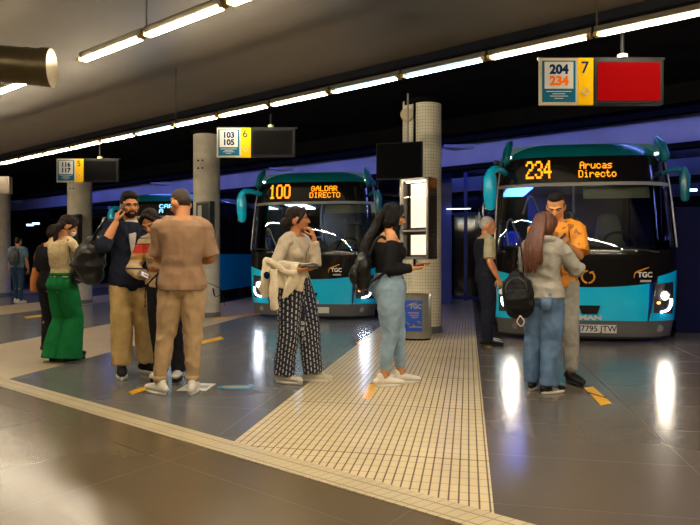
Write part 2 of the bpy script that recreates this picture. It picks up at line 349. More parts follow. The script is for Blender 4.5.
# ---------------------------------------------------------------- stop signs
cream=mat('sign_cream',(.34,.30,.22),.8,spec=0.); wht=mat('sign_white',(.36,.36,.33),.8,spec=0.); teal_s=mat('sign_teal',(.008,.07,.12),.9,spec=0.); yel=mat('sign_yellow',(.50,.28,.005),.8,spec=0.)
navyt=mat('sign_navy_text',(.004,.012,.05),.9,spec=0.); ort=mat('sign_orange_text',(.55,.09,.0),.9,spec=0.); scr=mat('dark_screen',(.002,.002,.002),.6,spec=.02); blackm=mat('black_plastic',(.004,.004,.005),.5,spec=.1)
redscr=emit('red_screen_glow',(.75,.002,.004),.42,.9); redscr.node_tree.nodes['Principled BSDF'].inputs['Base Color'].default_value=(.02,.001,.001,1); redscr.node_tree.nodes['Principled BSDF'].inputs['Specular IOR Level'].default_value=0
def stop_sign(px,py_top,scale,l1,l2,num,screen,labels,c2=None):
    d=F/scale; S=1.0
    # origin at the left lower corner of the poster, x to the right
    o=V(((px-350)/scale,d,EYE+(HZ-py_top)/scale-.37))
    q=empty('stop_sign',o,0,labels[0],'sign')
    obj('poster_frame',BX((.15,.0,.185),(.30,.03,.37),bev=.004),cream,q)
    obj('route_poster',BX((.15,-.017,.185),(.262,.004,.325)),teal_s,q); obj('poster_paper',BX((.15,-.0195,.232),(.225,.004,.21)),wht,q)
    text(l1,.098,navyt,q,(.15,-.0225,.275),bold=.0045); text(l2,.098,c2 or navyt,q,(.15,-.0225,.185),bold=.0045)
    bb=bmesh.new()
    for k,w in ((0,.2),(1,.1),(2,.14),(3,.07)): box(bb,(.15,-.0195,.105-k*.018),(w,.002,.005))
    obj('fine_print',bb,wht,q)
    obj('bay_panel',BX((.362,0,.185),(.12,.032,.37),bev=.004),yel,q); text(num,.13,navyt,q,(.355,-.018,.29),bold=.001)
    bb=bmesh.new(); tube(bb,[(.33,-.018,.10),(.36,-.018,.135),(.39,-.018,.10),(.36,-.018,.075),(.33,-.018,.10)],[.005]*5,6); obj('operator_emblem',bb,cream,q)
    obj('bracket',BX((.5,.03,.375),(1.0,.03,.018)),blackm,q)
    for lam in (.67,): obj('hanging_rod',TB([(lam,.03,.38),(lam,.03,2.99-o.z)],.014,8),blackm,q); obj('rod_foot',CY((lam,.03,.395),.04,.03,16),mat('cream_metal',(.5,.42,.28),.4,.3),q)
    s=empty('display_screen',o+V((.70,.0,.185)),0,labels[1],'screen')
    obj('screen_case',BX((0,.02,0),(.55,.07,.355),bev=.008),blackm,s); obj('screen_panel',BX((0,-.017,0),(.49,.004,.30)),screen,s)
    return q
stop_sign(539,58.5,127,'204','234','7',redscr,('stop sign with orange and blue route numbers next to the glowing red screen','wide screen glowing red beside the yellow panel 7'),ort)
stop_sign(217,128,80,'103','105','6',scr,('stop sign with poster reading 103 and 105 hanging over the left bus','dark switched off screen hanging left above the bus with destination 100'))
stop_sign(57,159,63,'116','117','5',scr,('stop sign with poster reading 116 and 117, smallest and furthest to the left','faint dark screen above the man on the phone'))
q=empty('display_screen',V((-7.0,11.9,EYE+(HZ-186)/50)),0,'boxy grey brown hanging screen cut by the left edge of the photo','screen')
obj('screen_case',BX((-.1,0,0),(.75,.12,.34),bev=.01),mat('grey_brown_case',(.10,.08,.055),.5),q); obj('hanging_rod',TB([(.02,0,.16),(.02,0,1.2-.08)],.015,8),blackm,q)
# big black monitor hung in front of the mosaic column
s=70.5; q=empty('display_screen',V(((399.5-350)/s,F/s,EYE+(HZ-161)/s)),R(-14),'large black switched off monitor hung on the mosaic column','screen')
obj('screen_case',BX((0,0,0),(.66,.09,.52),bev=.012),blackm,q); obj('screen_panel',BX((0,-.047,0),(.62,.004,.48)),scr,q)
obj('mounting_arm',TB([(.15,.04,.02),(.22,.42,.02)],.03,10),blackm,q); obj('hanging_rod',TB([(.12,0,.25),(.12,0,.95)],.014,8),mat('grey_metal',(.25,.25,.25),.4,.7),q)
# lit poster case
s=70; q=empty('poster_case',V(((420-350)/s,8.36,1.2)),R(-40),'tall steel poster case glowing white inside on the mosaic column','display case')
stl=mat('brushed_steel',(.35,.32,.28),.3,.9)
def fr(bm,w,h,z,y,t=.03,dp=.04):
    box(bm,(-w/2+t/2,y,z),(t,dp,h)); box(bm,(w/2-t/2,y,z),(t,dp,h)); box(bm,(0,y,z+h/2-t/2),(w,dp,t)); box(bm,(0,y,z-h/2+t/2),(w,dp,t)); return bm
obj('case_back',BX((0,.02,.525),(.46,.02,1.1)),mat('dark_bronze_metal',(0,0,0)),q)
bb=bmesh.new(); box(bb,(-.225,-.08,.525),(.015,.2,1.1)); box(bb,(.225,-.08,.525),(.015,.2,1.1)); box(bb,(0,-.08,1.07),(.46,.2,.02)); box(bb,(0,-.08,-.02),(.46,.2,.02)); obj('case_side',bb,mat('smoked_panel',(.05,.04,.035),.12,.5),q)
bb=fr(bmesh.new(),.46,1.1,.525,-.185); box(bb,(0,-.185,.36),(.46,.04,.025)); obj('case_frame',bb,stl,q)
lit=emit('lit_poster_glow',(1,.9,.68),1.25)
obj('timetable_poster',BX((-.015,.0,.72),(.33,.006,.62)),lit,q); obj('notice_poster',BX((-.015,.0,.17),(.33,.006,.28)),lit,q)
obj('lamp_strip',BX((0,-.1,1.045),(.36,.04,.02)),emit('case_lamp',(1,.9,.7),8),q); obj('glass_pane',BX((0,-.17,.525),(.42,.004,1.05)),glass('case_glass',(.92,.92,.92)),q)
# bin
p=G(417,341); p.y+=.15
q=empty('litter_bin',p,R(-8),'grey steel oval litter bin with a blue poster at the foot of the mosaic column','bin')
binm=mat('bin_grey_steel',(.28,.26,.21),.38,.6,var=.1,scale=8)
obj('bin_body',TB([(0,0,.03),(0,0,.64)],[(.225,.15),(.225,.15)],40),binm,q,40); obj('base_ring',TB([(0,0,0),(0,0,.035)],[(.21,.14)]*2,36),blackm,q,40)
obj('rim',TB([(0,0,.64),(0,0,.665)],[(.23,.155)]*2,40),stl,q,40); obj('inner_bag',TB([(0,0,.655),(0,0,.668)],[(.19,.12)]*2,36),blackm,q,40)
bp=mat('poster_blue',(.01,.07,.42),.4); obj('poster',BX((-.03,-.152,.36),(.25,.008,.44)),bp,q)
text('TGC',.085,wht,q,(-.0,-.158,.49),bold=.003); bb=TB([(-.12,-.158,.5),(-.06,-.158,.53),(.03,-.158,.55)],[.004,.009,.003],6); obj('emblem_swoosh',bb,yel,q)
bb=bmesh.new()
for k,(w,z) in enumerate(((.16,.40),(.13,.365),(.09,.335),(.18,.20))): box(bb,(-.03+.01*k,-.157,z),(w,.002,.012))
obj('poster_print',bb,yel,q)
for dx,dz in ((-.11,.25),(.05,.27),(-.02,.22)): obj('poster_ray',BX((dx,-.157,dz),(.05,.002,.01),Matrix.Rotation(.6,4,'Y')),yel,q)
# ---------------------------------------------------------------- floor markings
ym=mat('floor_yellow',(.80,.42,.01),.35,var=.12,scale=20)
def flat(name,pts,m,lab,z=.003,group=None,cat='floor marking'):
    c=sum(pts,V((0,0,0)))/len(pts); o=obj(name,slab([p-c for p in pts],0,.0015),m,loc=(c.x,c.y,z)); return tag(o,lab,cat,group)
def quad(a,b,c,d): return [G(*a),G(*b),G(*c),G(*d)]
o=flat('floor_marking',quad((584,388),(593,387),(612,404),(601,406)),ym,'yellow floor dash with small black print right of the black sneakers')
bb=BX((0,0,.002),(.025,.22,.001),rot=R(20)); obj('print_line',bb,navyt,o)
flat('floor_marking',quad((128,392),(146,386.5),(149,389.5),(132,395)),ym,'yellow dash beside the white shoe of the man in tan')
flat('floor_marking',quad((198,342),(221,336.5),(224,339),(202,344.5)),ym,'yellow dash right of the tan joggers')
flat('floor_marking',quad((362,399),(368,385),(377,385),(371,400)),ym,'yellow bar lying on the tiled strip behind the white trainers',.0055)
flat('floor_marking',quad((24,317),(44,314.5),(46,316),(26,318.6)),ym,'small yellow dash in the far bay at left')
flat('floor_marking',quad((356,343),(366,338),(371,339),(361,345)),ym,'short yellow dash beside the tiled strip under the left bus')
flat('floor_marking',quad((484,346),(491,343),(496,345),(489,348)),ym,'small yellow mark at the feet of the grey haired driver',.0055)
flat('floor_marking',quad((212,319),(262,313),(264,314.2),(214,320.5)),ym,'long thin yellow line on the floor in front of the left bus',.0055)
o=flat('floor_sticker',quad((176,391),(190,383),(216,384),(206,391)),mat('sticker_white',(.75,.73,.68),.4),'white printed floor sticker between the feet of the man in tan',.0025,cat='floor sticker')
bb=bmesh.new(); 
for k in range(3): box(bb,(0,-.04+.04*k,.002),(.2,.012,.001))
obj('sticker_print',bb,navyt,o)
c=G(236,387.5); bb=bmesh.new(); tube(bb,[(0,0,0),(0,0,.0015)],[(.17,.09)]*2,32,V((0,1,0)),'flat')
o=tag(obj('floor_sticker',bb,mat('sticker_blue',(.02,.25,.45),.4),loc=(c.x,c.y,.003)),'round blue floor sticker with a yellow bar right of the tan man','floor sticker')
obj('yellow_bar',BX((0,0,.0025),(.24,.035,.001)),ym,o)
# ---------------------------------------------------------------- far glazing, blue posts
bluep=mat('blue_post_paint',(.05,.07,.28),.5,var=.1,scale=3)
for (px,py,w,lab) in ((447,304,.28,'blue lit square post just right of the mosaic column'),(466,301,.1,'thin blue door post of the dark glazing behind the tiled strip')):
    p=G(px,py); tag(obj('square_post',BX((0,0,1.75),(w,w,3.5),bev=.01),bluep,loc=(p.x,p.y+w/2,0),rotz=ANG_E),lab,'post')
p=G(699,338); q=empty('kiosk',p+V((.1,.5,0)),ANG_E,'low dark blue kiosk at the right edge behind the right bus','kiosk'); obj('cabinet',BX((0,0,.97),(.7,1.2,1.94),bev=.02),mat('kiosk_navy',(.002,.004,.03),.6,spec=.1),q); obj('plinth',BX((0,0,.04),(.74,1.24,.08)),blk,q)
p=G(458,300); q=empty('glazed_partition',p+V((.3,.2,0)),ANG_E,'dark glazed partition with thin frames at the end of the tiled strip','partition')
obj('glass_pane',BX((0,0,1.25),(1.7,.02,2.3)),mat('dark_pane_glass',(.004,.005,.008),.06),q); obj('bottom_rail',BX((0,0,.05),(1.7,.06,.1)),bluep,q); obj('top_rail',BX((0,0,2.42),(1.7,.06,.08)),bluep,q); obj('mullion',BX((.3,0,1.25),(.05,.06,2.4)),bluep,q)
p=EV(0,18,2.35); tag(obj('strip_light',BX((0,0,0),(.6,.04,.02)),emit('far_white_lamp',(.7,.85,1),3),loc=(2.75,15.2,2.42),rotz=ANG_E),'thin white strip light far behind the tiled strip','lamp')
for i,(px,y,d) in enumerate(((30,225,20),(36,223.5,20),(692,190,14),(691,229,14))):
    o=obj('distant_lamp',BX((0,0,0),(.22,.05,.06),bev=.01),emit('far_lamp_blue',(.3,.5,1),6),loc=((px-350)*d/F,d,EYE+(HZ-y)*d/F)); tag(o,['small blue lamp far behind at left, nearer the edge','small blue lamp far behind at left, further in','small lamp above the post at the right edge','small lamp beside the post at the right edge'][i],'lamp')
# added blue fill tubes for fascia and bays, first row behind an added baffle
bl=emit('blue_fill_tube',(.20,.27,1.0),45)
tag(obj('trim_60',BX((0,9.75,3.56),(68,.05,.28)),dark,rotz=rot_n),kind='structure')  # black baffle added to keep the blue tubes out of view
for k in range(-4,12):
    o=obj('fill_tube',TB([(-.95,0,0),(.95,0,0)],.03,8),bl,loc=UN(2.1*k,9.9,3.6),rotz=rot_n); tag(o,'added blue fill tube hidden behind the baffle under the dark ceiling','lamp','added blue fill tubes behind the baffle')
for k in range(-4,12):  # second added row, unseen behind the fascia beam, gives the far bays blue light
    o=obj('fill_tube',TB([(-.95,0,0),(.95,0,0)],.03,8),bl,loc=UN(2.1*k,14.2,3.75),rotz=rot_n); tag(o,'added blue fill tube out of view behind the fascia beam','lamp','added blue fill tubes behind the fascia')
sc.world=bpy.data.worlds.new('w'); sc.world.use_nodes=True; sc.world.node_tree.nodes['Background'].inputs[0].default_value=(.02,.03,.07,1); sc.world.node_tree.nodes['Background'].inputs[1].default_value=.5
# ================================================================ people
def rz(a): return Matrix.Rotation(a,3,'Z')
SKIN=lambda n,c: mat(n,c,.5,var=.05,scale=9,spec=.4)
def ik(a,t,l1,l2,hint):
    d=t-a; L=max(min(d.length,.998*(l1+l2)),abs(l1-l2)+.01); u=d.normalized(); t=a+u*L
    x=(l1*l1-l2*l2+L*L)/(2*L); y=math.sqrt(max(l1*l1-x*x,0)); h=hint-hint.dot(u)*u
    if h.length<1e-5: h=V((0,1,0))
    return a+u*x+h.normalized()*y,t
FR={'m':[(.80,.06,.07),(.84,.145,.105),(.90,.168,.118),(.97,.160,.108),(1.06,.142,.10),(1.16,.150,.105),(1.26,.168,.115),(1.34,.178,.115),(1.40,.178,.10),(1.44,.13,.085),(1.47,.075,.07)],
    'f':[(.80,.06,.07),(.84,.150,.11),(.90,.178,.122),(.97,.165,.112),(1.06,.126,.092),(1.14,.128,.094),(1.23,.142,.115),(1.30,.150,.118),(1.36,.155,.10),(1.41,.135,.08),(1.445,.070,.062)]}
class Fig:
    def __init__(s,label,pos,yaw,H=1.72,sex='m',skin=(.42,.2,.1),fat=1.,hip=(0,0),lean=(0,0),neck=(0,.02),head=(0,0,0),tw=0,
                 footL=(-.10,0,8),footR=(.10,0,-8),wrL=None,wrR=None,elL=(-.4,-1,-.2),elR=(.4,-1,-.2),hdL=None,hdR=None,curl=35,shoe=0.02,hipdrop=0,knee=(0,1,0)):
        s.H=H;s.k=k=H/1.72; s.sex=sex; s.fat=fat; s.hipo=hip; s.leano=lean; s.tw=R(tw)
        s.root=empty('person',(pos[0],pos[1],0),R(yaw),label,'person')
        s.skin=SKIN('skin_%d_%d'%(skin[0]*1000,skin[2]*1000),skin)
        sw=.172 if sex=='m' else .152; s.sh={}; s.el={}; s.wr={}; s.hp={}; s.kn={}; s.an={}; s.ft={}
        zs=(1.398 if sex=='m' else 1.375)
        for sd,wr,elh,ft in ((-1,wrL,elL,footL),(1,wrR,elR,footR)):
            c=s.sp(zs); sh=c+rz(s.tw)@V((sd*sw,0,0)); sh.z=zs
            if wr is None: wr=(sd*(sw+.07)+c.x,c.y+.05,.86)
            e,w=ik(sh,V(wr),.285,.25,V(elh)); s.sh[sd]=sh; s.el[sd]=e; s.wr[sd]=w
            h=s.sp(.90)+V((sd*.085,0,0)); h.z=.90-hipdrop
            a=V((ft[0],ft[1],.085+shoe)); D_=(a-h).length; kk=max(.795,D_*1.003); kn,a2=ik(h,a,kk*.505,kk*.495,V(knee)); s.hp[sd]=h; s.kn[sd]=kn; s.an[sd]=a2; s.ft[sd]=R(ft[2])
        s.nk=s.sp(1.46); s.nk.z=1.44
        s.hc=s.sp(1.5)+V((neck[0],neck[1],0)); s.hc.z=1.60 if sex=='m' else 1.59
        y,p,r=[R(a) for a in head]
        s.hr=Matrix.Rotation(y,4,'Z')@Matrix.Rotation(-p,4,'X')@Matrix.Rotation(r,4,'Y')   # + pitch looks down
        s.hm=Matrix.Translation(s.hc-V((0,0,.07)))@s.hr@Matrix.Translation((0,0,.07))
        s.hd={-1:hdL,1:hdR}; s.curl=curl
        s.body()
    def sp(s,z):
        t=max(0,min(1.15,(z-.93)/.5)); return V((s.hipo[0]+s.leano[0]*t,s.hipo[1]+s.leano[1]*t**1.2,z))
    def fin(s,name,me,m,parent=None):
        if isinstance(me,bmesh.types.BMesh):
            bm=me; me=bpy.data.meshes.new(name); bmesh.ops.recalc_face_normals(bm,faces=bm.faces); bm.to_mesh(me); bm.free(); me.shade_smooth()
        me.transform(Matrix.Scale(s.k,4)); return obj(name,me,m,parent or s.root)
    def torso(s,bm,z0,z1,e=0.,ey=None,hemx=0.,sq=1.,butt=True):
        ey=e if ey is None else ey; P=[];Q=[]
        rows=[r for r in FR[s.sex]]
        def at(z):
            for a,b in zip(rows,rows[1:]):
                if a[0]<=z<=b[0]: t=(z-a[0])/(b[0]-a[0]); return a[1]+(b[1]-a[1])*t,a[2]+(b[2]-a[2])*t
            return rows[0][1:] if z<rows[0][0] else rows[-1][1:]
        n=max(5,int((z1-z0)/.045)); 
        for i in range(n+1):
            z=z0+(z1-z0)*i/n; a,b=at(z); f=s.fat if z<1.36 else 1+(s.fat-1)*.4
            if z<.93: f=s.fat
            h=hemx*max(0,(1.15-z)/.3)
            c=s.sp(z)+V((0,-.012 if z>1.1 else 0,0)); P.append(c); Q.append((a*f+e+h,b*f+ey+h))
        twist=s.tw
        # elliptical rings with the twist of the shoulders blended in
        seg=28; rings=[]
        for c,(a,b) in zip(P,Q):
            t=max(0,min(1,(c.z-.95)/.4))*twist
            rings.append([bm.verts.new(c+rz(t)@V((a*math.copysign(abs(math.cos(2*PI*j/seg))**.85,math.cos(2*PI*j/seg)),b*math.copysign(abs(math.sin(2*PI*j/seg))**.9,math.sin(2*PI*j/seg)),0))) for j in range(seg)])
        for q,w in zip(rings,rings[1:]):
            for j in range(seg): bm.faces.new((q[j],q[(j+1)%seg],w[(j+1)%seg],w[j]))
        bm.faces.new(rings[0][::-1]); bm.faces.new(rings[-1])
        if s.sex=='f' and z1>1.3:
            for sd in (-1,1): ell(bm,s.sp(1.245)+rz(s.tw)@V((sd*.068,.075*s.fat,0)),(.062+e*.6,.06+e*.6,.062+e*.6))
        if not butt: return
        if s.sex=='f' and z0<.95:
            for sd in (-1,1): ell(bm,s.sp(.90)+V((sd*.072,-.045*s.fat,0)),(.082*s.fat+e,.082*s.fat+e,.10))
        elif z0<.95:
            for sd in (-1,1): ell(bm,s.sp(.90)+V((sd*.072,-.035,0)),(.078+e,.078+e,.09))
    def body(s):
        bm=bmesh.new(); s.torso(bm,.80,1.46 if s.sex=='m' else 1.435,-.010); f=s.fat; sk=s.sex=='m'
        nr=.06 if sk else .05
        c0=s.nk-V((0,.0,.04)); c1=s.hm@V((0,-.02,-.055)); tube(bm,[c0,c0.lerp(c1,.5),c1],[(nr+.012,nr+.012),(nr,nr),(nr,nr)],18)
        for sd in (-1,1):
            ar=(.052 if sk else .045)*(.5+.5*f)
            a,b,c=s.sh[sd],s.el[sd],s.wr[sd]
            ell(bm,a-V((sd*.012,0,.01)),(.062,.06,.06))
            tube(bm,[s.nk+V((sd*.03,-.01,-.01)),a.lerp(s.nk,.35)+V((0,-.005,.02)),a],[.05,.048,.05],14)
            tube(bm,[a,a.lerp(b,.35),a.lerp(b,.7),b],[ar,ar*1.0,ar*.86,ar*.78],14)
            tube(bm,[b,b.lerp(c,.3),b.lerp(c,.7),c],[ar*.80,ar*.86,ar*.68,(.027,.022)],14)
            s.hand(bm,sd)
            h,k,n=s.hp[sd],s.kn[sd],s.an[sd]; lr=.088*f
            tube(bm,[h,h.lerp(k,.35),h.lerp(k,.75),k],[lr,lr*.93,lr*.68,.050],16)
            bk=V((0,-.02,0)); tube(bm,[k,k.lerp(n,.3)+bk,k.lerp(n,.65)+bk*.5,n],[.049,.052,.042,.036],16)
            d=V((-math.sin(s.ft[sd]),math.cos(s.ft[sd]),0)); ell(bm,n+d*.0-V((0,0,.01)),(.036,.036,.05))
            tube(bm,[n-d*.03-V((0,0,.045)),n+d*.06-V((0,0,.05)),n+d*.15-V((0,0,.065))],[(.03,.025),(.036,.024),(.034,.015)],12,V((0,0,1)))
        # head
        H=bmesh.new()
        ell(H,(0,-.015,.03),(.075,.097,.088)); ell(H,(0,.018,-.025),(.062,.078,.085)); ell(H,(0,.035,-.072),(.044 if sk else .038,.050,.036)); ell(H,(0,.072,-.094),(.020,.018,.016))
        tube(H,[(0,.088,.014),(0,.101,-.008),(0,.108,-.024)],[.008,.0105,.0135],10); 
        for sd in (-1,1):
            ell(H,(sd*.012,.096,-.028),(.009,.010,.008)); ell(H,(sd*.036,.065,-.022),(.024,.024,.02))
            tube(H,[(sd*.012,.088,.020),(sd*.034,.083,.024),(sd*.055,.065,.019)],[.007,.008,.007],8)
            ell(H,(sd*.077,-.004,-.008),(.010,.019,.031),Matrix.Rotation(sd*.25,4,'Z')); ell(H,(sd*.062,-.03,-.02),(.02,.03,.04))
        tube(H,[(-.022,.084,-.058),(0,.094,-.056),(.022,.084,-.058)],[.006,.008,.006],8); tube(H,[(-.018,.083,-.067),(0,.091,-.067),(.018,.083,-.067)],[.006,.009,.006],8)
        H.transform(s.hm); join(bm,H)
        s.fin('body',remesh(bm,.0062,2,name='body'),s.skin)
        ew=mat('eye_white',(.34,.30,.27),.4); ei=mat('eye_iris',(.03,.015,.008),.2)
        for sd in (-1,1):
            e=s.fin('eye',ell(bmesh.new(),s.hm@V((sd*.031,.0805,.001)),(.0115,.0085,.0062),s.hr),ew); s.fin('iris',ell(bmesh.new(),s.hm@V((sd*.031,.0868,.001)),(.0055,.0035,.0055),s.hr),ei,e)
        lp=mat('lips_%d'%(s.skin.node_tree.nodes['Principled BSDF'].inputs[0].default_value[0]*100),(.30,.09,.06),.4); b=bmesh.new(); tube(b,[(-.021,.0875,-.0615),(0,.098,-.0615),(.021,.0875,-.0615)],[.004,.0055,.004],8); b.transform(s.hm); s.fin('lips',b,lp)
    def hand(s,bm,sd):
        w=s.wr[sd]; fa=(w-s.el[sd]).normalized(); h=s.hd[sd]
        if h is None: d=fa; n=V((-sd,0,0)); curl=s.curl
        else: d=V(h[0]).normalized(); n=V(h[1]); curl=h[2] if len(h)>2 else s.curl
        n=(n-n.dot(d)*d).normalized(); side=d.cross(n)*(1 if sd>0 else -1)   # towards the thumb
        if sd>0: side=d.cross(n)
        else: side=n.cross(d)
        side=-side
        # thumb on the 'side' axis
        tube(bm,[w,w+d*.045,w+d*.088],[(.024,.018),(.036,.016),(.039,.013)],12,n)
        ends=[]
        for i,(o,L) in enumerate(((.029,.070),(.010,.079),(-.010,.073),(-.028,.058))):
            p=w+d*.085+side*o; q=[p-d*.02,p]; a=0
            for f,c in ((.45,.6),(.32,1.0),(.23,.8)):
                a+=R(curl)*c; p=p+(d*math.cos(a)+n*math.sin(a)+side*o*.6)*L*f; q.append(p)
            tube(bm,q,[.0088,.0088,.0082,.0076,.0066],8)
        t0=w+d*.025+side*.026; t1=t0+(d*.55+side*.65+n*.35).normalized()*.04; t2=t1+(d*.8+side*.1+n*.55).normalized()*.034; t3=t2+(d*.85-side*.15+n*.5).normalized()*.024
        tube(bm,[t0,t1,t2,t3],[.014,.0115,.0095,.008],8)
        s.palm=getattr(s,'palm',{}); s.palm[sd]=(w+d*.10+n*.03,d,n,side)
    # ---------------- clothes
    def top(s,name,m,z0=.93,z1=None,sleeve=1.0,e=.014,se=.018,fold=(.006,14,14,9),hemx=.0,collar=0.,wide=None,under=None,shoulder=True,flare=0.,cuff=None):
        zt=(1.445 if s.sex=='m' else 1.415) if z1 is None else z1; bm=bmesh.new(); s.torso(bm,z0,zt,e,hemx=hemx,butt=False)
        for sd in (-1,1):
            a,b,c=s.sh[sd],s.el[sd],s.wr[sd]; ar=(.052 if s.sex=='m' else .045)*(.5+.5*s.fat)+se
            if shoulder:
                ell(bm,a-V((sd*.012,0,.01)),(.066+se*.6,.064+se*.6,.062+se*.4)); k0=s.nk+V((sd*.05,-.01,-.02)); tube(bm,[k0,a.lerp(s.nk,.35)+V((0,-.005,.016)),a],[.05,.05+se*.3,.05+se*.5],14)
                st=a
            else: st=a.lerp(b,.22)
            if sleeve<=1:
                tp=a.lerp(b,sleeve); tube(bm,[st,st.lerp(tp,.5),tp],[ar,ar*1.0,ar*(1.02+flare)],16,cap='flat')
            else:
                tp=b.lerp(c,sleeve-1); tube(bm,[st,st.lerp(b,.5),b],[ar,ar*.96,ar*.9],16); tube(bm,[b,b.lerp(tp,.5),tp],[ar*.92,ar*.88,ar*(.70+flare)],16,cap='flat')
                ell(bm,b,(ar*.93,)*3)
        if collar: tube(bm,[s.nk-V((0,0,.03)),s.nk+V((0,.004,collar))],[(.085,.082),(.072,.072)],20,cap='flat')
        return s.fin(name,remesh(bm,.0075,2,fold,name),m)
    def trousers(s,name,m,prof,z1=1.02,hem=.07,fold=(.006,16,16,7),e=.012,puv=False):
        """prof: radii at crotch, thigh, knee, calf, hem"""
        bm=bmesh.new(); s.torso(bm,.82,z1,e)
        for sd in (-1,1):
            h,k,n=s.hp[sd],s.kn[sd],s.an[sd].copy(); hm=n.copy(); t=(n.z-hem)/max(k.z-n.z,.01); hm=n+(n-k)*t
            tube(bm,[h,h.lerp(k,.45),k],[(prof[0],prof[0]*1.05),prof[1],prof[2]],20); q=k.lerp(hm,.45)+V((0,-.01,0)); tube(bm,[k,q,hm],[prof[2],prof[3],prof[4]],20,cap='flat')
            ell(bm,h.lerp(k,.05),(prof[0],prof[0],.09)); ell(bm,k,(prof[2],)*3)
        me=remesh(bm,.008,2,fold,name)
        if puv:
            at=me.attributes.new('puv','FLOAT_VECTOR','POINT')
            for i,v in enumerate(me.vertices):
                sd=-1 if v.co.x<s.sp(.9).x else 1; h,k,n=s.hp[sd],s.kn[sd],s.an[sd]; z=v.co.z
                c=h.lerp(k,max(0,min(1,(h.z-z)/(h.z-k.z)))) if z>k.z else k.lerp(n,(k.z-z)/(k.z-n.z))
                at.data[i].vector=(math.atan2(v.co.y-c.y,v.co.x-c.x)*.085,z,sd)
        return s.fin(name,me,m)
    def shoe(s,sd,m,solem,lacem=None,L=.275,chunky=0.0,stripe=None,high=0.,toe=None):
        n=s.an[sd]; a=s.ft[sd]; mx=Matrix.Translation((n.x,n.y,n.z-.105))@Matrix.Rotation(a,4,'Z'); k=L/.275
        sh=chunky; b=bmesh.new()
        pts=[(-.082,.030,.028),(-.06,.036,.036),(-.01,.040,.037),(.05,.044,.033),(.11,.049,.026),(.155,.045,.021),(.182,.032,.017)]
        tube(b,[(0,y*k,.022+h+sh) for y,w,h in pts],[(w,h+.004) for y,w,h in pts],18,V((0,0,1)))
        tube(b,[(0,-.028,.05+sh),(0,-.03,.098+sh+high)],[(.042,.05),(.037,.042)],18)
        tube(b,[(0,.015*k,.068+sh),(0,.07*k,.055+sh)],[(.034,.026),(.032,.014)],14,V((0,0,1)))
        # flatten under the sole
        for v in b.verts: v.co.z=max(v.co.z,.014)
        b.transform(mx); up=s.fin('shoe',remesh(b,.0055,2,None,'shoe'),m)
        b=bmesh.new(); out=[]
        for i in range(28):
            t=2*PI*i/28; y=.053*k+.145*k*math.cos(t); f=(y/k+.09)/.28; w=.034+.018*math.sin(PI*min(1,max(0,f))**1.0)*(.55+.6*f); out.append((math.sin(t)*w*1.0,y))
        for z0,z1,g in ((0,.026+sh,1.0),): 
            A=[b.verts.new((x*g,y,z0+.001)) for x,y in out]; B=[b.verts.new((x*1.03,y,z1)) for x,y in out]
            b.faces.new(A[::-1]); b.faces.new(B)
            for i in range(28): b.faces.new((A[i],A[(i+1)%28],B[(i+1)%28],B[i]))
        b.transform(mx); s.fin('sole',b,solem,up)
        if lacem:
            for i in range(4):
                b=bmesh.new(); y=(.03+.022*i)*k; z=.098-.0115*i+sh; w=.026
                tube(b,[(-w,y,z-.014),(0,y+.004,z+.0015),(w,y,z-.014)],[.0042]*3,6); b.transform(mx); s.fin('lace',b,lacem,up)
        if stripe:
            for sx in (-1,1):
                for i in range(3):
                    b=bmesh.new(); y=.01+.026*i; tube(b,[(sx*.046,y+.012,.028+sh),(sx*.040,y-.008,.062+sh)],[(.004,.006)]*2,6,V((0,1,0))); b.transform(mx); s.fin('stripe',b,stripe,up)
        if toe:
            b=bmesh.new(); ell(b,(0,.165*k,.03+sh),(.040,.032,.018)); b.transform(mx); s.fin('toe_cap',b,toe,up)
        return up
    def hair(s,m,kind='short',fold=(.003,60,60,20)):
        b=bmesh.new(); q=bmesh.new()
        if kind in('short','crop'):
            t=.0 if kind=='short' else -.006
            ell(q,(0,-.024,.046),(.080+t,.096+t,.084+t)); ell(q,(0,-.046,-.002),(.074+t,.078+t,.066)); ell(q,(0,-.036,.02),(.079+t,.088+t,.075))
            for sd in (-1,1): tube(q,[(sd*.068,.010,.03),(sd*.071,.012,-.005)],[.012,.006],8)
            if kind=='short': tube(q,[(-.05,.055,.085),(0,.066,.096),(.05,.055,.088)],[.022,.026,.022],10)
        else:
            ell(q,(0,-.028,.040),(.086,.100,.090)); ell(q,(0,-.055,-.01),(.078,.070,.07))
            for sd in (-1,1): tube(q,[(sd*.02,.050,.105),(sd*.06,.055,.065),(sd*.080,.030,.01),(sd*.083,.0,-.04)],[.020,.020,.016,.012],10)
        if kind=='full':
            for sd in (-1,1): ell(q,(sd*.066,-.022,-.01),(.034,.062,.085)); ell(q,(sd*.05,-.05,-.07),(.04,.05,.06))
        q.transform(s.hm); join(b,q)
        return b
    def hairfin(s,b,m,fold=(.004,55,55,10),vox=.006): return s.fin('hair',remesh(b,vox,1,fold,'hair'),m)
    def brow(s,m,th=.0035):
        for sd in (-1,1):
            b=bmesh.new(); tube(b,[(sd*.013,.0955,.017),(sd*.034,.0925,.022),(sd*.054,.074,.016)],[th*1.1,th*1.25,th*.8],8); b.transform(s.hm); s.fin('eyebrow',b,m)
    def beard(s,m):
        b=bmesh.new(); q=bmesh.new(); ell(q,(0,.030,-.076),(.052,.058,.040)); ell(q,(0,.070,-.094),(.028,.024,.022)); 
        for sd in (-1,1): tube(q,[(sd*.066,.012,.0),(sd*.062,.022,-.04),(sd*.045,.04,-.075)],[.011,.016,.02],8); tube(q,[(0,.103,-.0455),(sd*.028,.088,-.052),(sd*.034,.078,-.07)],[.006,.007,.008],8)
        q.transform(s.hm); join(b,q); s.fin('beard',remesh(b,.005,1,(.002,80,80,80),'beard'),m)
    def W(s,p):   # figure coordinates -> world
        return s.root.matrix_basis@(V(p)*s.k)
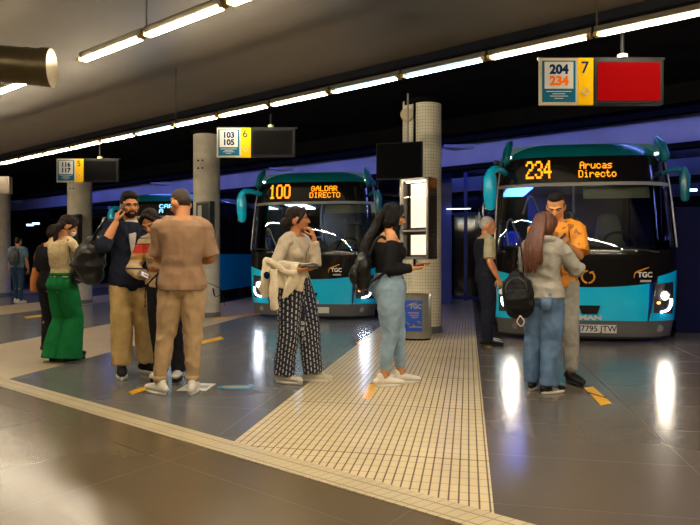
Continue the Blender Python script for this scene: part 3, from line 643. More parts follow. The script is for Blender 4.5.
def phone(f,sd,lab,col=(.01,.01,.012),size=(.072,.15),tilt=None,lit=None,off=(0,0,0)):
    p,d,n,side=f.palm[sd]; mx=Matrix.Identity(3); mx.col[0]=side; mx.col[1]=d; mx.col[2]=n if side.cross(d).dot(n)>0 else -n
    q=empty('phone',f.W(p+V(off)),0,lab,'phone'); q.rotation_euler=(Matrix.Rotation(f.root.rotation_euler.z,3,'Z')@mx).to_euler()
    obj('phone_case',BX((0,0,0),(size[0],size[1],.009),bev=.003),mat('phone_case_%d'%(col[0]*100),col,.3),q)
    zz=.0055 if mx.col[2].dot(n)>0 else -.0055
    obj('phone_screen',BX((0,0,zz),(size[0]-.006,size[1]-.01,.001)),lit or scr,q); return q
def sheet(fn,nu,nv,th=.008,name='cloth'):
    bm=bmesh.new(); g=[[bm.verts.new(fn(i/nu,j/nv)) for j in range(nv+1)] for i in range(nu+1)]
    for i in range(nu):
        for j in range(nv): bm.faces.new((g[i][j],g[i+1][j],g[i+1][j+1],g[i][j+1]))
    me=bpy.data.meshes.new(name); bm.to_mesh(me); bm.free(); o=bpy.data.objects.new('tmp',me); COL.objects.link(o)
    m=o.modifiers.new('s','SOLIDIFY'); m.thickness=th; m.offset=0; dg=bpy.context.evaluated_depsgraph_get(); dg.update()
    out=bpy.data.meshes.new_from_object(o.evaluated_get(dg)); bpy.data.objects.remove(o); out.name=name; out.shade_smooth(); return out
def yawto(dx,dy): return math.degrees(math.atan2(-dx,dy))
hb=mat('hair_dark_brown',(.014,.008,.005),.7,var=.4,scale=30,stretch=(6,6,.6),bump=.5,spec=.2)
hk=mat('hair_black',(.007,.006,.005),.7,var=.4,scale=30,stretch=(6,6,.6),bump=.5,spec=.2)
hr_=mat('hair_auburn',(.10,.030,.012),.42,var=.55,scale=26,stretch=(7,7,.5),bump=.6)
hg=mat('hair_grey',(.36,.34,.32),.6,var=.3,scale=60)
hs=mat('hair_cropped',(.035,.018,.010),.7,var=.3,scale=80)
cl=lambda n,c,**k: mat(n,c,k.pop('rough',.85),var=k.pop('var',.12),scale=k.pop('scale',14),bump=k.pop('bump',.15),spec=.12)
wsole=mat('white_rubber',(.72,.68,.60),.5); blkl=mat('black_leather',(.006,.006,.006),.4,var=.3,scale=30,bump=.2,spec=.3); wsh=mat('white_shoe_leather',(.74,.69,.60),.5,var=.05); 
denim=cl('mid_blue_denim',(.10,.17,.29),var=.3,scale=9); denimL=cl('light_blue_denim',(.25,.36,.47),var=.25,scale=7); nylon=mat('black_nylon',(.006,.006,.007),.6,var=.3,scale=40,bump=.4,spec=.2)
def strap(name,pts,m,parent=None,w=.02,t=.004,lab=None,cat=None,ref=V((0,0,1))):
    b=bmesh.new(); tube(b,pts,[(w,t)]*len(pts),8,ref,'flat'); o=obj(name,b,m,parent,60); return tag(o,lab,cat) if lab else o
def smoothpath(pts,n=6):
    pts=[V(p) for p in pts]; out=[]
    for i in range(len(pts)-1):
        p0=pts[max(i-1,0)];p1=pts[i];p2=pts[i+1];p3=pts[min(i+2,len(pts)-1)]
        for k in range(n):
            t=k/n; out.append(.5*((2*p1)+(p2-p0)*t+(2*p0-5*p1+4*p2-p3)*t*t+(3*p1-p0-3*p2+p3)*t**3))
    return out+[pts[-1]]
# ---------------------------------------------------------------- 1 green trousers
def FT(f,pts): return [f.W(p) for p in pts]
f=Fig('woman in wide green trousers and a beige top with her back turned',G(62,362),yawto(.38,.92),1.69,'f',(.52,.22,.085),fat=.97,neck=(.0,.05),head=(-25,28,0),
  wrL=(-.10,.30,1.12),wrR=(.14,.28,1.08),elL=(-1,-.6,-.3),elR=(1,-.6,-.4),hdL=((.5,1,.35),(.6,-.3,.6),30),hdR=((-.1,1,.25),(-.5,0,.8),30),footL=(-.09,-.02,6),footR=(.11,.02,-12),shoe=.04)
f.top('top',cl('beige_rib_knit',(.56,.43,.24),scale=30),.985,sleeve=1.92,e=.006,se=.008,fold=(.004,12,12,16))
f.trousers('trousers',cl('green_crepe',(.010,.17,.045)),(.105,.105,.10,.115,.135),hem=.045,fold=(.010,14,14,2.5),z1=1.03,e=.004)
for sd in (-1,1): f.shoe(sd,blkl,blkl,chunky=.035,L=.26)
b=f.hair(hb,'long'); q=bmesh.new(); tube(q,[(0,-.10,-.02),(-.01,-.135,-.09),(-.012,-.125,-.2),(-.01,-.12,-.30)],[.045,.032,.026,.012],12); q.transform(Matrix.Translation(f.hc)); join(b,q); f.hairfin(b,hb)
b=bmesh.new(); ell(b,(0,.062,-.05),(.052,.052,.045)); b.transform(f.hm); f.fin('face_mask',b,mat('mask_white',(.7,.7,.7),.7))
f.fin('waistband',tube(bmesh.new(),[f.sp(1.005),f.sp(1.04)],[(.158,.118),(.146,.11)],30,cap='flat'),MC['green_crepe'])
phone(f,1,'phone in the hands of the woman in green trousers')
bc=V((.20,.03,1.03)); q=empty('shoulder_bag',f.W(bc),f.root.rotation_euler.z+R(20),'small black shoulder bag with pale edge hanging over the wide green trousers','bag')
obj('bag_body',TB([(0,0,-.075),(0,0,.0),(0,0,.075)],[(.045,.125),(.05,.13),(.035,.11)],24,V((0,1,0)),'round'),blkl,q,60)
obj('bag_flap',TB([(.015,0,-.01),(.018,0,.08)],[(.045,.125),(.03,.11)],24,V((0,1,0)),'round'),blkl,q,60); obj('trim_piping',TB([(.052,-.12,-.06),(.057,0,-.09),(.052,.12,-.06)],.005,6),cream,q)
obj('clasp',BX((.066,0,.0),(.006,.02,.016)),mat('gold_metal',(.7,.5,.2),.3,1.),q)
obj('bag_strap',TB([(0,-.10,.07),(-.03,-.09,.2),(-.075,-.055,.385),(-.07,.06,.385),(-.02,.10,.2),(0,.10,.07)],.007,8),blkl,q)
# ---------------------------------------------------------------- 2 companion
f=Fig('person in black clothes mostly hidden behind the woman in green trousers',G(51,351),yawto(.25,.97),1.62,'f',(.52,.22,.085),neck=(.02,.04),head=(-35,20,0),footL=(-.08,0,5),footR=(.08,.03,-5),wrR=(.2,.2,1.0))
f.top('top',cl('black_knit',(.012,.012,.014)),.94,sleeve=1.9,e=.012); f.trousers('trousers',cl('black_twill',(.014,.014,.018)),(.095,.09,.07,.06,.055))
for sd in (-1,1): f.shoe(sd,blkl,wsole,L=.25,toe=wsole)
f.hairfin(f.hair(hb,'long'),hb)
q=empty('tote_bag',f.W((-.20,.02,.98)),f.root.rotation_euler.z,'orange brown handbag hanging behind the woman in green trousers','bag')
br=mat('tan_orange_leather',(.42,.13,.02),.45,var=.15,scale=12,bump=.2)
obj('bag_body',TB([(0,0,-.16),(0,0,0),(0,0,.14)],[(.06,.15),(.065,.15),(.03,.12)],24),br,q,60); 
for sx in (-1,1): obj('bag_strap',TB(smoothpath([(sx*.03,-.07,.13),(sx*.03,-.05,.30),(sx*.01,0,.38),(sx*.03,.05,.30),(sx*.03,.07,.13)]),.007,8),br,q)
# ---------------------------------------------------------------- 3 far man
f=Fig('man with a grey backpack walking away at the far left',G(18,303),0,1.72,'m',(.40,.2,.1),head=(0,5,0),footL=(-.10,.10,5),footR=(.12,-.12,-20))
f.top('t_shirt',cl('slate_blue_cotton',(.10,.17,.24)),.93,sleeve=.72,e=.016,se=.022); f.trousers('jeans',cl('dark_denim',(.02,.045,.09)),(.10,.09,.072,.062,.058))
for sd in (-1,1): f.shoe(sd,wsh,wsole)
f.hairfin(f.hair(hb,'crop'),hb)
def backpack(loc,rz_,lab,m,w=.28,h=.42,d=.15,tilt=0.,straps=True):
    q=empty('backpack',loc,0,lab,'backpack'); q.rotation_euler=(0,tilt,rz_)
    b=bmesh.new(); tube(b,[(0,0,-h/2+.04),(0,0,-h*.25),(0,0,.05),(0,0,h*.3),(0,0,h/2-.03)],[(w/2*.86,d/2*.9),(w/2,d/2*1.05),(w/2*.98,d/2),(w/2*.85,d/2*.85),(w/2*.5,d/2*.55)],28)
    obj('main_pouch',remesh(b,.009,2,(.008,10,10,10),'main_pouch'),m,q)
    b=bmesh.new(); tube(b,[(0,-d/2,-h*.30),(0,-d/2-.01,-h*.1),(0,-d/2,.02)],[(w*.36,.04),(w*.38,.05),(w*.33,.035)],24); obj('front_pocket',remesh(b,.009,2,(.006,12,12,12),'front_pocket'),m,q)
    obj('zip',TB(smoothpath([(-w*.33,-d/2+.0,.03),(-w*.3,-d/2+.012,h*.25),(0,-d/2+.03,h*.40),(w*.3,-d/2+.012,h*.25),(w*.33,-d/2,.03)]),.004,6),mat('zip_metal',(.12,.12,.12),.4,.7),q)
    obj('grab_handle',TB(smoothpath([(-.05,d*.2,h/2-.03),(0,d*.2,h/2+.03),(.05,d*.2,h/2-.03)]),.008,8),m,q)
    if straps:
        for sx in (-1,1): strap('shoulder_strap',smoothpath([(sx*w*.28,d*.35,h/2-.05),(sx*w*.34,d*.35+.13,h/2-.02),(sx*w*.38,d*.35+.24,h*.2),(sx*w*.40,d*.35+.2,-h*.2),(sx*w*.36,d*.3,-h/2+.06)]),m,q,.026,.006,ref=V((1,0,0)))
    return q
backpack(f.W((0,-.20,1.22)),0,'grey backpack on the back of the man walking away',cl('grey_canvas',(.07,.075,.08)))
# ---------------------------------------------------------------- 4 phone man
f=Fig('bearded man in a navy shirt and beige trousers talking on the phone',G(128.5,374),yawto(.45,-.9),1.85,'m',(.58,.24,.085),fat=.98,hip=(-.02,0),neck=(.01,.03),head=(8,4,3),
  wrR=(.125,.15,1.435),elR=(.5,.3,-1),wrL=(-.20,.22,.98),elL=(-.8,-.6,-.3),hdR=((-.15,-.25,1),(-1,-.3,.1),45),footL=(-.16,.05,30),footR=(.07,.10,-5))
nv=cl('navy_overshirt',(.016,.02,.036)); f.top('overshirt',nv,.80,sleeve=1.30,e=.028,se=.024,fold=(.010,9,9,8),hemx=.015,flare=.1)
# white t-shirt front showing in the open collar, collar wings
b=bmesh.new(); tube(b,[f.sp(1.13)+V((0,.138,0)),f.sp(1.28)+V((0,.142,0)),f.sp(1.41)+V((0,.098,0)),f.sp(1.455)+V((0,.06,0))],[(.008,.008),(.030,.010),(.052,.012),(.06,.014)],12,V((0,1,0))); f.fin('white_t_shirt',b,cl('white_cotton',(.6,.58,.52)))
for sd in (-1,1):
    b=bmesh.new(); tube(b,[f.sp(1.30)+V((sd*.045,.155,0)),f.sp(1.40)+V((sd*.075,.125,0)),f.sp(1.47)+V((sd*.075,.03,.0)),f.sp(1.475)+V((sd*.03,-.055,.0))],[(.012,.008),(.030,.008),(.024,.008),(.02,.008)],10,V((0,1,0))); f.fin('collar',b,nv)
f.trousers('trousers',cl('beige_chino',(.58,.40,.16)),(.105,.105,.095,.093,.088),hem=.11,fold=(.009,12,12,7))
for sd in (-1,1): f.shoe(sd,cl('black_canvas',(.014,.014,.014)),wsole,wsole,L=.30,toe=wsole,high=.02,chunky=.01)
b=f.hair(hk,'short'); q=bmesh.new(); ell(q,(0,.0,.10),(.072,.085,.045)); q.transform(f.hm); join(b,q); f.hairfin(b,hk); f.brow(hk,.006); f.beard(hk)
phone(f,1,'black phone held to the ear by the bearded man',off=(-.012,0,.02))
q=empty('duffel_bag',f.W((.33,-.10,1.09)),f.root.rotation_euler.z+R(-20),'large black duffel bag slung at the back of the bearded man','bag'); dn=mat('black_bag_leather',(.010,.010,.009),.4,var=.4,scale=6,bump=.2)
b=bmesh.new(); tube(b,[(-.04,.03,.17),(-.01,.01,.08),(.02,0,-.05),(.0,-.02,-.15)],[(.08,.07),(.15,.13),(.17,.16),(.13,.12)],24,V((0,0,1))); obj('bag_body',remesh(b,.011,3,(.018,6,6,6),'bag_body'),dn,q)
strap('bag_strap',smoothpath([(-.04,.08,.16),(-.12,.14,.30),(-.17,.12,.41),(-.12,.02,.38),(.0,0,.18)]),dn,q,.02,.005)
obj('end_patch',CY((.03,-.165,-.05),.05,.012,20,'Y'),blkl,q)
# ---------------------------------------------------------------- 5 striped woman
def stripes():
    n=NB('striped_sweater_knit',.9); z=n.z; cur=None
    rmp=n.nt.nodes.new('ShaderNodeValToRGB'); rmp.color_ramp.interpolation='CONSTANT'; el=rmp.color_ramp.elements
    cols=[(0,(.55,.40,.22)),(.30,(.02,.02,.02)),(.325,(.60,.45,.25)),(.45,(.45,.25,.08)),(.56,(.50,.03,.012)),(.70,(.02,.02,.02)),(.715,(.60,.47,.28)),(.80,(.02,.02,.02)),(.815,(.60,.47,.28)),(.9,(.5,.4,.24))]
    while len(el)<len(cols): el.new(.5)
    for e_,(p,c) in zip(el,cols): e_.position=p; e_.color=(*c,1)
    n.nt.links.new(n.mth('DIVIDE',n.mth('SUBTRACT',z,.9),.6),rmp.inputs[0])
    bluex=n.mth('MULTIPLY',n.mth('GREATER_THAN',n.mth('ADD',n.mth('ABSOLUTE',n.x),0.),-1.),n.mth('LESS_THAN',n.mth('ABSOLUTE',n.x),.07)); zz=n.mth('GREATER_THAN',z,1.2)
    n.base(n.mix(n.mth('MULTIPLY',bluex,zz),rmp.outputs[0],(.02,.09,.42))); n.bump(n.noise(90,2),.3,.004); return n.m
f=Fig('woman in a striped red, blue and beige sweater looking down behind the man in tan',G(165,378),yawto(-.15,-1),1.68,'f',(.52,.22,.085),fat=1.0,hip=(.0,0),lean=(.04,.05),neck=(.02,.07),head=(5,38,8),
  wrR=(.10,.26,1.05),wrL=(-.10,.28,1.10),elR=(1,-.4,-.5),elL=(-1,-.4,-.5),hdR=((-.4,.8,-.2),(-.5,0,.8),35),hdL=((.3,1,0),(.4,0,.8),35),footL=(-.15,.02,15),footR=(.03,.02,-5))
f.top('sweater',stripes(),.93,sleeve=1.93,e=.028,se=.028,fold=(.008,10,10,12),flare=.1)
f.trousers('trousers',cl('charcoal_twill',(.02,.02,.024)),(.10,.095,.08,.07,.065))
for sd in (-1,1): f.shoe(sd,wsh,blkl,wsole,L=.265,chunky=.012)
b=f.hair(hb,'long'); q=bmesh.new(); ell(q,(0,-.12,.0),(.045,.045,.05)); q.transform(f.hm); join(b,q); f.hairfin(b,hb); f.brow(hb)
phone(f,1,'pale phone held low by the woman in the striped sweater',(.5,.48,.44),lit=emit('phone_glow',(.8,.9,1),.5))
# ---------------------------------------------------------------- 6 tan man
f=Fig('man in a tan t-shirt and beige joggers seen from behind',G(181,393),6,1.81,'m',(.52,.21,.075),fat=.98,neck=(-.01,.06),head=(42,26,0),hip=(.01,0),
  wrL=(-.08,.30,1.15),wrR=(.12,.28,1.10),elL=(-.55,-.45,-1),elR=(.6,-.45,-1),hdL=((.7,.7,.1),(.3,-.3,.9),40),hdR=((-.8,.6,.1),(-.2,-.2,.9),40),footL=(-.17,-.02,42),footR=(.10,-.03,0))
tn=cl('tan_cotton',(.34,.205,.12),var=.06); f.top('t_shirt',tn,.865,sleeve=.88,e=.020,se=.024,fold=(.009,8,8,6),hemx=.022,flare=.12)
f.fin('neck_rib',tube(bmesh.new(),[f.nk-V((0,-.0,.005)),f.nk+V((0,.004,.012))],[(.082,.078),(.077,.073)],28,cap='flat'),tn)
f.trousers('joggers',cl('camel_jersey',(.48,.32,.17),var=.06),(.108,.100,.078,.068,.052),hem=.115,fold=(.009,11,11,8))
for sd in (-1,1):
    n=f.an[sd]; f.fin('ankle_cuff',tube(bmesh.new(),[n+V((0,-.004,0)),n+V((0,-.004,.05))],[(.05,.05),(.058,.058)],20,cap='flat'),MC['camel_jersey']); f.shoe(sd,wsh,wsole,wsole,L=.29)
    b=bmesh.new(); tube(b,[f.kn[sd]+V((-.088,-.03,-.05)),f.kn[sd]+V((0,-.095,-.055)),f.kn[sd]+V((.088,-.03,-.05))],[.004]*3,6); 
f.hairfin(f.hair(hs,'crop'),hs,(.0015,90,90,90))
q=backpack(f.W((-.17,.42,.90)),R(195),'black backpack hanging by its straps between the man in tan and the striped woman',nylon,.26,.34,.14,.0,False)
strap('dangling_strap',smoothpath([(-.12,0,.05),(-.30,.02,.02),(-.46,.0,-.05),(-.47,-.02,-.11),(-.42,0,-.13),(-.40,.01,-.05)]),nylon,q,.014,.003); strap('thin_strap',smoothpath([(-.45,0,-.04),(-.49,0,-.10),(-.51,0,-.22)]),nylon,q,.006,.003)
strap('shoulder_strap',smoothpath([(-.02,.05,.20),(.08,.0,.12),(.18,-.02,.02),(.22,-.02,-.04),(.225,-.02,-.22)]),nylon,q,.03,.006); obj('buckle',BX((.215,-.02,-.02),(.05,.02,.03),bev=.004),blackm,q)
# ---------------------------------------------------------------- 7 patterned trousers woman
def printm():
    m=bpy.data.materials.new('navy_print'); m.use_nodes=True; nt=m.node_tree; b=nt.nodes['Principled BSDF']; b.inputs['Roughness'].default_value=.85
    at=nt.nodes.new('ShaderNodeAttribute'); at.attribute_name='puv'; sx=nt.nodes.new('ShaderNodeSeparateXYZ'); nt.links.new(at.outputs['Vector'],sx.inputs[0])
    def mt(op,a,b_=0.):
        n=nt.nodes.new('ShaderNodeMath'); n.operation=op
        for i,v in enumerate((a,b_)):
            if isinstance(v,(int,float)): n.inputs[i].default_value=v
            else: nt.links.new(v,n.inputs[i])
        return n.outputs[0]
    u=mt('DIVIDE',sx.outputs[0],.030); fu=mt('FRACT',mt('ADD',u,50)); col=mt('LESS_THAN',mt('ABSOLUTE',mt('SUBTRACT',fu,.5)),.16); off=mt('MULTIPLY',mt('FLOOR',mt('ADD',u,50)),.37)
    w=mt('DIVIDE',sx.outputs[1],.055); dash=mt('LESS_THAN',mt('FRACT',mt('ADD',w,off)),.66)
    nz=nt.nodes.new('ShaderNodeTexNoise'); nz.inputs['Scale'].default_value=60; ok=mt('GREATER_THAN',nz.outputs[0],.42)
    ft=mt('MULTIPLY',mt('MULTIPLY',col,dash),ok)
    mx=nt.nodes.new('ShaderNodeMix'); mx.data_type='RGBA'; mx.inputs[6].default_value=(.010,.013,.028,1); mx.inputs[7].default_value=(.55,.55,.55,1); nt.links.new(ft,mx.inputs[0]); nt.links.new(mx.outputs[2],b.inputs['Base Color']); return m
f=Fig('woman in navy and white patterned trousers holding a cream jacket over her arm',G(295.5,382),yawto(.82,-.55),1.69,'f',(.50,.20,.08),fat=1.03,neck=(.0,.03),head=(36,2,0),tw=0,
  wrR=(.16,.20,1.10),elR=(.9,-.7,-.4),wrL=(-.05,.19,1.41),elL=(.0,.25,-1),hdR=((-.1,1,.12),(-.3,0,.9),25),hdL=((.25,-.35,1),(.3,-1,.1),55),footR=(.10,-.06,14),footL=(-.12,.12,30))
f.top('top',cl('oatmeal_knit',(.50,.41,.30)),.97,sleeve=1.85,e=.010,se=.016,fold=(.006,10,10,12))
f.trousers('trousers',printm(),(.118,.118,.105,.10,.10),hem=.085,fold=(.010,11,11,3),puv=True,z1=1.03)
for sd in (-1,1): f.shoe(sd,cl('cream_canvas',(.62,.55,.43)),wsole,wsole,L=.27,toe=wsole)
b=f.hair(hb,'long'); q=bmesh.new(); ell(q,(0,-.125,-.045),(.055,.05,.055)); q.transform(f.hm); join(b,q); f.hairfin(b,hb); f.brow(hb)
for sd in (1,-1):
    b=bmesh.new(); ell(b,(sd*.082,.0,-.045),(.004,.008,.008)); b.transform(f.hm); f.fin('earring',b,MC['gold_metal'])
q=phone(f,1,'phone with a pale case held out by the woman with the jacket',(.55,.52,.47),(.078,.16),off=(0,.0,.01)); 
q=empty('wallet',f.W(f.palm[1][0]+V((0,.0,-.012))),f.root.rotation_euler.z,'slim black wallet held under the phone','wallet'); obj('wallet_cover',BX((0,0,0),(.085,.15,.014),bev=.003),blackm,q); obj('card_edge',BX((0,.006,.009),(.075,.14,.003)),wht,q)
strap('wrist_strap',[f.W(p)-q.location for p in smoothpath([(-.03,.16,1.34),(.03,.16,1.26),(.12,.22,1.13)])],blackm,None,.003,.003)
bpy.context.view_layer.update(); so=[o for o in bpy.data.objects if o.name.startswith('wrist_strap')][-1]; so.location=q.location; tag(so,'thin dark cord hanging from the hand at the mouth of the woman with the jacket','cord')
# jacket draped over the right forearm
jk=cl('cream_fleece',(.66,.56,.40),var=.08,bump=.3,scale=40); E_=f.el[1]; W_=f.wr[1]
q=empty('jacket',f.W((0,0,0)),f.root.rotation_euler.z,'cream jacket draped over the forearm of the woman in patterned trousers','jacket')
A=E_+V((.02,-.05,.01)); B=W_+V((.02,-.02,.0))
def jfn(u,v):
    s_=-.10+1.18*u; p=A.lerp(B,s_); keys=[(0,.20),(.15,.30),(.32,.27),(.45,.17),(.6,.20),(.8,.27),(.92,.24),(1,.14)]
    for (a,x),(c,y) in zip(keys,keys[1:]):
        if a<=u<=c: Lf=x+(y-x)*(u-a)/(c-a)
    Lb=.20; t=v; arc=.16; tot=Lf+Lb+arc; d=t*tot; r0=.058
    if d<Lb: x=-r0; z=-(Lb-d)
    elif d<Lb+arc:
        a=(d-Lb)/arc*PI; x=-r0*math.cos(a); z=r0*1.05*math.sin(a)
    else: x=r0; z=-(d-Lb-arc)
    h=max(0,-z); w=.035*math.sin(u*17+h*3)*min(1,h*7)+.018*math.sin(u*41+1)*min(1,h*6)
    k=noise.noise(V((u*5,v*5,.3)))*.022
    return p+V((x+(w*.9 if x>0 else w*.3)+k+(h*.12 if x>0 else 0),.03*math.sin(u*9+h*12)*min(1,h*4),z+k*.6))
jm=sheet(jfn,70,60,.012,'jacket_body'); jm.transform(Matrix.Scale(f.k,4)); obj('jacket_body',jm,jk,q)
b=bmesh.new(); p=A.lerp(B,.40)+V((.10,0,-.02)); tube(b,[p,p+V((.015,.01,-.14)),p+V((.03,.02,-.26)),p+V((.02,.035,-.37))],[(.02,.045),(.024,.05),(.024,.045),(.022,.043)],16,V((0,1,0)),'flat'); jm=remesh(b,.008,2,(.010,12,12,6),'sleeve'); jm.transform(Matrix.Scale(f.k,4)); obj('sleeve',jm,jk,q)
p=A.lerp(B,.85)+V((.085,0,.0))
b=bmesh.new(); tube(b,smoothpath([A.lerp(B,.1)+V((.07,0,.045)),A.lerp(B,.5)+V((.095,0,.02)),A.lerp(B,.8)+V((.09,0,-.03)),A.lerp(B,1.05)+V((.07,0,-.02))]),[.026]*19,12); jm=remesh(b,.008,2,(.008,14,14,14),'collar_roll'); jm.transform(Matrix.Scale(f.k,4)); obj('collar_roll',jm,jk,q)
b=bmesh.new(); ell(b,A.lerp(B,.12)+V((.085,0,-.09)),(.03,.028,.036)); b.transform(Matrix.Scale(f.k,4)); obj('badge',b,navyt,q)
# ---------------------------------------------------------------- 8 black top woman
f=Fig('woman in a black off-shoulder top and light blue jeans looking at her phone',G(389,385),yawto(.97,.12),1.71,'f',(.60,.27,.11),fat=1.22,neck=(.0,.03),head=(0,14,0),
  wrR=(.11,.20,1.10),elR=(.5,-1,-.8),wrL=(-.08,.22,1.10),elL=(-.5,-1,-.5),hdR=((-.2,1,.05),(-.3,0,.9),30),hdL=((.3,1,0),(.3,0,.9),35),footR=(.07,-.06,3),footL=(-.08,.13,-6))
bk=cl('black_rib_knit',(.012,.012,.014),scale=40); f.top('off_shoulder_top',bk,1.0,1.335,sleeve=1.90,e=.008,se=.012,fold=(.004,10,10,12),shoulder=False)
b=bmesh.new(); 
for i in range(40):
    t=2*PI*i/40; ell(b,f.sp(1.335)+V((.178*1.06*math.cos(t),.115*math.sin(t)*1.15-.01,.004*math.sin(5*t))),(.016,.013,.009),seg=8,ri=6)
f.fin('frill',remesh(b,.006,1,None,'frill'),bk)
f.trousers('jeans',denimL,(.134,.124,.080,.066,.05),hem=.16,fold=(.006,12,12,12),z1=1.06)
f.fin('waistband',tube(bmesh.new(),[f.sp(1.035),f.sp(1.07)],[(.158,.122),(.150,.116)],30,cap='flat'),denimL)
for sd in (-1,1):
    b=bmesh.new(); tube(b,[f.sp(.93)+V((sd*.08,-.170,.03)),f.sp(.93)+V((sd*.08,-.178,-.07))],[(.05,.006),(.04,.006)],8,V((0,1,0)),'flat'); f.fin('back_pocket',b,denimL)
    f.shoe(sd,wsh,wsole,wsole,L=.262); n=f.an[sd]
b=f.hair(hk,'full'); q=bmesh.new()
for i in range(26):
    a=R(150+240*i/25)-PI/2; c=f.hc; cx,cy=math.cos(a),math.sin(a); x0,y0=.072*cx,.080*cy-.035
    j=random.uniform; L=j(.42,.52) if cy<.35 else j(.22,.3); o=1.15+.35*max(0,-cy)
    tube(q,smoothpath([c+V((x0,y0,.03)),c+V((x0*1.25+j(-.01,.01),y0*1.3-.01,-.08)),c+V((x0*1.4*o+j(-.015,.015),y0*1.6-.05,-.2)),c+V((x0*1.4*o+j(-.02,.02),y0*1.8-.07,-.32)),c+V((x0*1.3*o+j(-.02,.02),y0*1.5-.07,-L))],3),[.030]*12+[.008],8)
join(b,q); f.hairfin(b,hk,(.008,26,26,9)); f.brow(hk,.005)
b=bmesh.new(); tube(b,[(-.045,.05,-.10),(-.02,.088,-.108),(.02,.088,-.108),(.045,.05,-.10)],[(.018,.006)]*4,8,V((0,1,0))); b.transform(f.hm); f.fin('face_mask',b,mat('mask_blue',(.25,.35,.42),.7))
phone(f,1,'phone held out flat by the woman in the black top',(.25,.05,.02))
q=backpack(f.W((.07,-.26,1.08)),f.root.rotation_euler.z,'small black leather backpack on the back of the woman in the black top',blkl,.27,.33,.14,0,False)
strap('shoulder_strap',smoothpath([(.07,.05,.14),(.075,.12,.29),(.08,.19,.30),(.08,.26,.18),(.09,.22,.02),(.08,.06,-.10)]),blkl,q,.014,.005,ref=V((1,0,0)))
obj('buckle',BX((.09,-.09,.0),(.03,.01,.02)),MC['zip_metal'],q)
# ---------------------------------------------------------------- 9 driver outside
f=Fig('grey haired bus driver in a dark vest standing beside the right bus',G(486,345),yawto(1,.05),1.75,'m',(.56,.22,.09),fat=1.03,head=(-8,10,0),wrR=(.22,.10,.90),elR=(.5,-1,0),footL=(-.10,.04,10),footR=(.09,.0,-8),hdR=((0,.35,-1),(-1,0,0),50))
f.top('shirt',cl('khaki_shirt',(.42,.36,.22)),.95,sleeve=.86,e=.012,se=.022,collar=.03); b=bmesh.new(); f.torso(b,.93,1.42,.026); f.fin('vest',remesh(b,.008,2,(.005,10,10,8),'vest'),cl('dark_navy_vest',(.012,.013,.02)))
f.trousers('trousers',cl('dark_navy_trousers',(.012,.013,.022)),(.11,.10,.085,.078,.072),hem=.06)
for sd in (-1,1): f.shoe(sd,blkl,blkl,L=.29)
f.hairfin(f.hair(hg,'crop'),hg,(.001,90,90,90)); f.brow(hg)
p,d,n,s_=f.palm[1]; q=empty('face_mask',f.W(p-V((0,0,.04))),f.root.rotation_euler.z,'white and green face mask dangling from the hand of the bus driver','mask')
b=bmesh.new(); ell(b,(.03,.03,-.04),(.02,.06,.045)); obj('mask_cloth',b,mat('mask_white',(0,0,0)),q,True); obj('green_tag',BX((.035,.02,.03),(.01,.05,.03),bev=.003),mat('tag_green',(.02,.4,.15),.5),q); obj('ear_loop',TB(smoothpath([(.03,.07,-.02),(.03,.11,-.06),(.03,.07,-.08)]),.003,6),MC['mask_white'],q)
# ---------------------------------------------------------------- 10 hoodie woman
f=Fig('woman with long auburn hair in a grey hoodie and blue jeans',G(543,391),yawto(.62,.78),1.61,'f',(.58,.27,.12),fat=1.0,neck=(.0,.05),head=(-12,18,0),
  wrR=(.12,.35,1.20),elR=(1,-.3,-.8),wrL=(-.08,.34,1.18),elL=(-1,-.2,-.8),hdR=((-.15,.8,.5),(-.6,0,.5),40),hdL=((.3,.9,.4),(.6,0,.5),40),footL=(-.11,.02,10),footR=(.08,-.06,-28))
gh=cl('grey_marl_fleece',(.33,.31,.27),scale=25); f.top('hoodie',gh,.90,sleeve=1.93,e=.030,se=.032,fold=(.010,9,9,9),flare=.0)
b=bmesh.new(); ell(b,f.sp(1.39)+V((0,-.075,.0)),(.115,.05,.07)); tube(b,smoothpath([f.sp(1.42)+V((-.10,.0,.02)),f.sp(1.42)+V((-.07,-.10,.03)),f.sp(1.42)+V((.07,-.10,.03)),f.sp(1.42)+V((.10,.0,.02))]),[.035]*19,12); f.fin('hood',remesh(b,.008,3,(.008,12,12,12),'hood'),gh)
f.fin('hem_band',tube(bmesh.new(),[f.sp(.885),f.sp(.92)],[(.195,.145),(.205,.152)],30,cap='flat'),gh)
for sd in (-1,1): f.fin('cuff',tube(bmesh.new(),[f.el[sd].lerp(f.wr[sd],.86),f.el[sd].lerp(f.wr[sd],1.0)],[.037,.033],16,cap='flat'),gh)
f.trousers('jeans',denim,(.113,.11,.095,.088,.082),hem=.075,fold=(.008,11,11,9),z1=1.0)
for sd in (-1,1):
    b=bmesh.new(); tube(b,[f.sp(.86)+V((sd*.085,-.148,.04)),f.sp(.86)+V((sd*.085,-.152,-.07))],[(.055,.007),(.045,.007)],8,V((0,1,0)),'flat'); f.fin('back_pocket',b,denim)
    f.shoe(sd,blkl,wsole,wsole,L=.265,stripe=wsole)
b=f.hair(hr_,'full'); q=bmesh.new()
for i in range(30):
    a=R(155+230*i/29)-PI/2; c=f.hc; cx,cy=math.cos(a),math.sin(a); x0,y0=.075*cx,.08*cy-.03; j=random.uniform; L=j(.36,.46) if cy<.2 else j(.3,.4)
    tube(q,smoothpath([c+V((x0*.7,y0*.8,.09)),c+V((x0*1.15,y0*1.15-.01,0)),c+V((x0*1.45,y0*1.5-.055,-.12)),c+V((x0*1.6+j(-.01,.01),y0*1.5-.10,-.25)),c+V((x0*1.5+j(-.02,.02),y0*1.5-.095,-L))],3),[.024]*12+[.006],8)
join(b,q); f.hairfin(b,hr_,(.005,34,34,3))
phone(f,1,'phone in the hands of the woman in the grey hoodie')
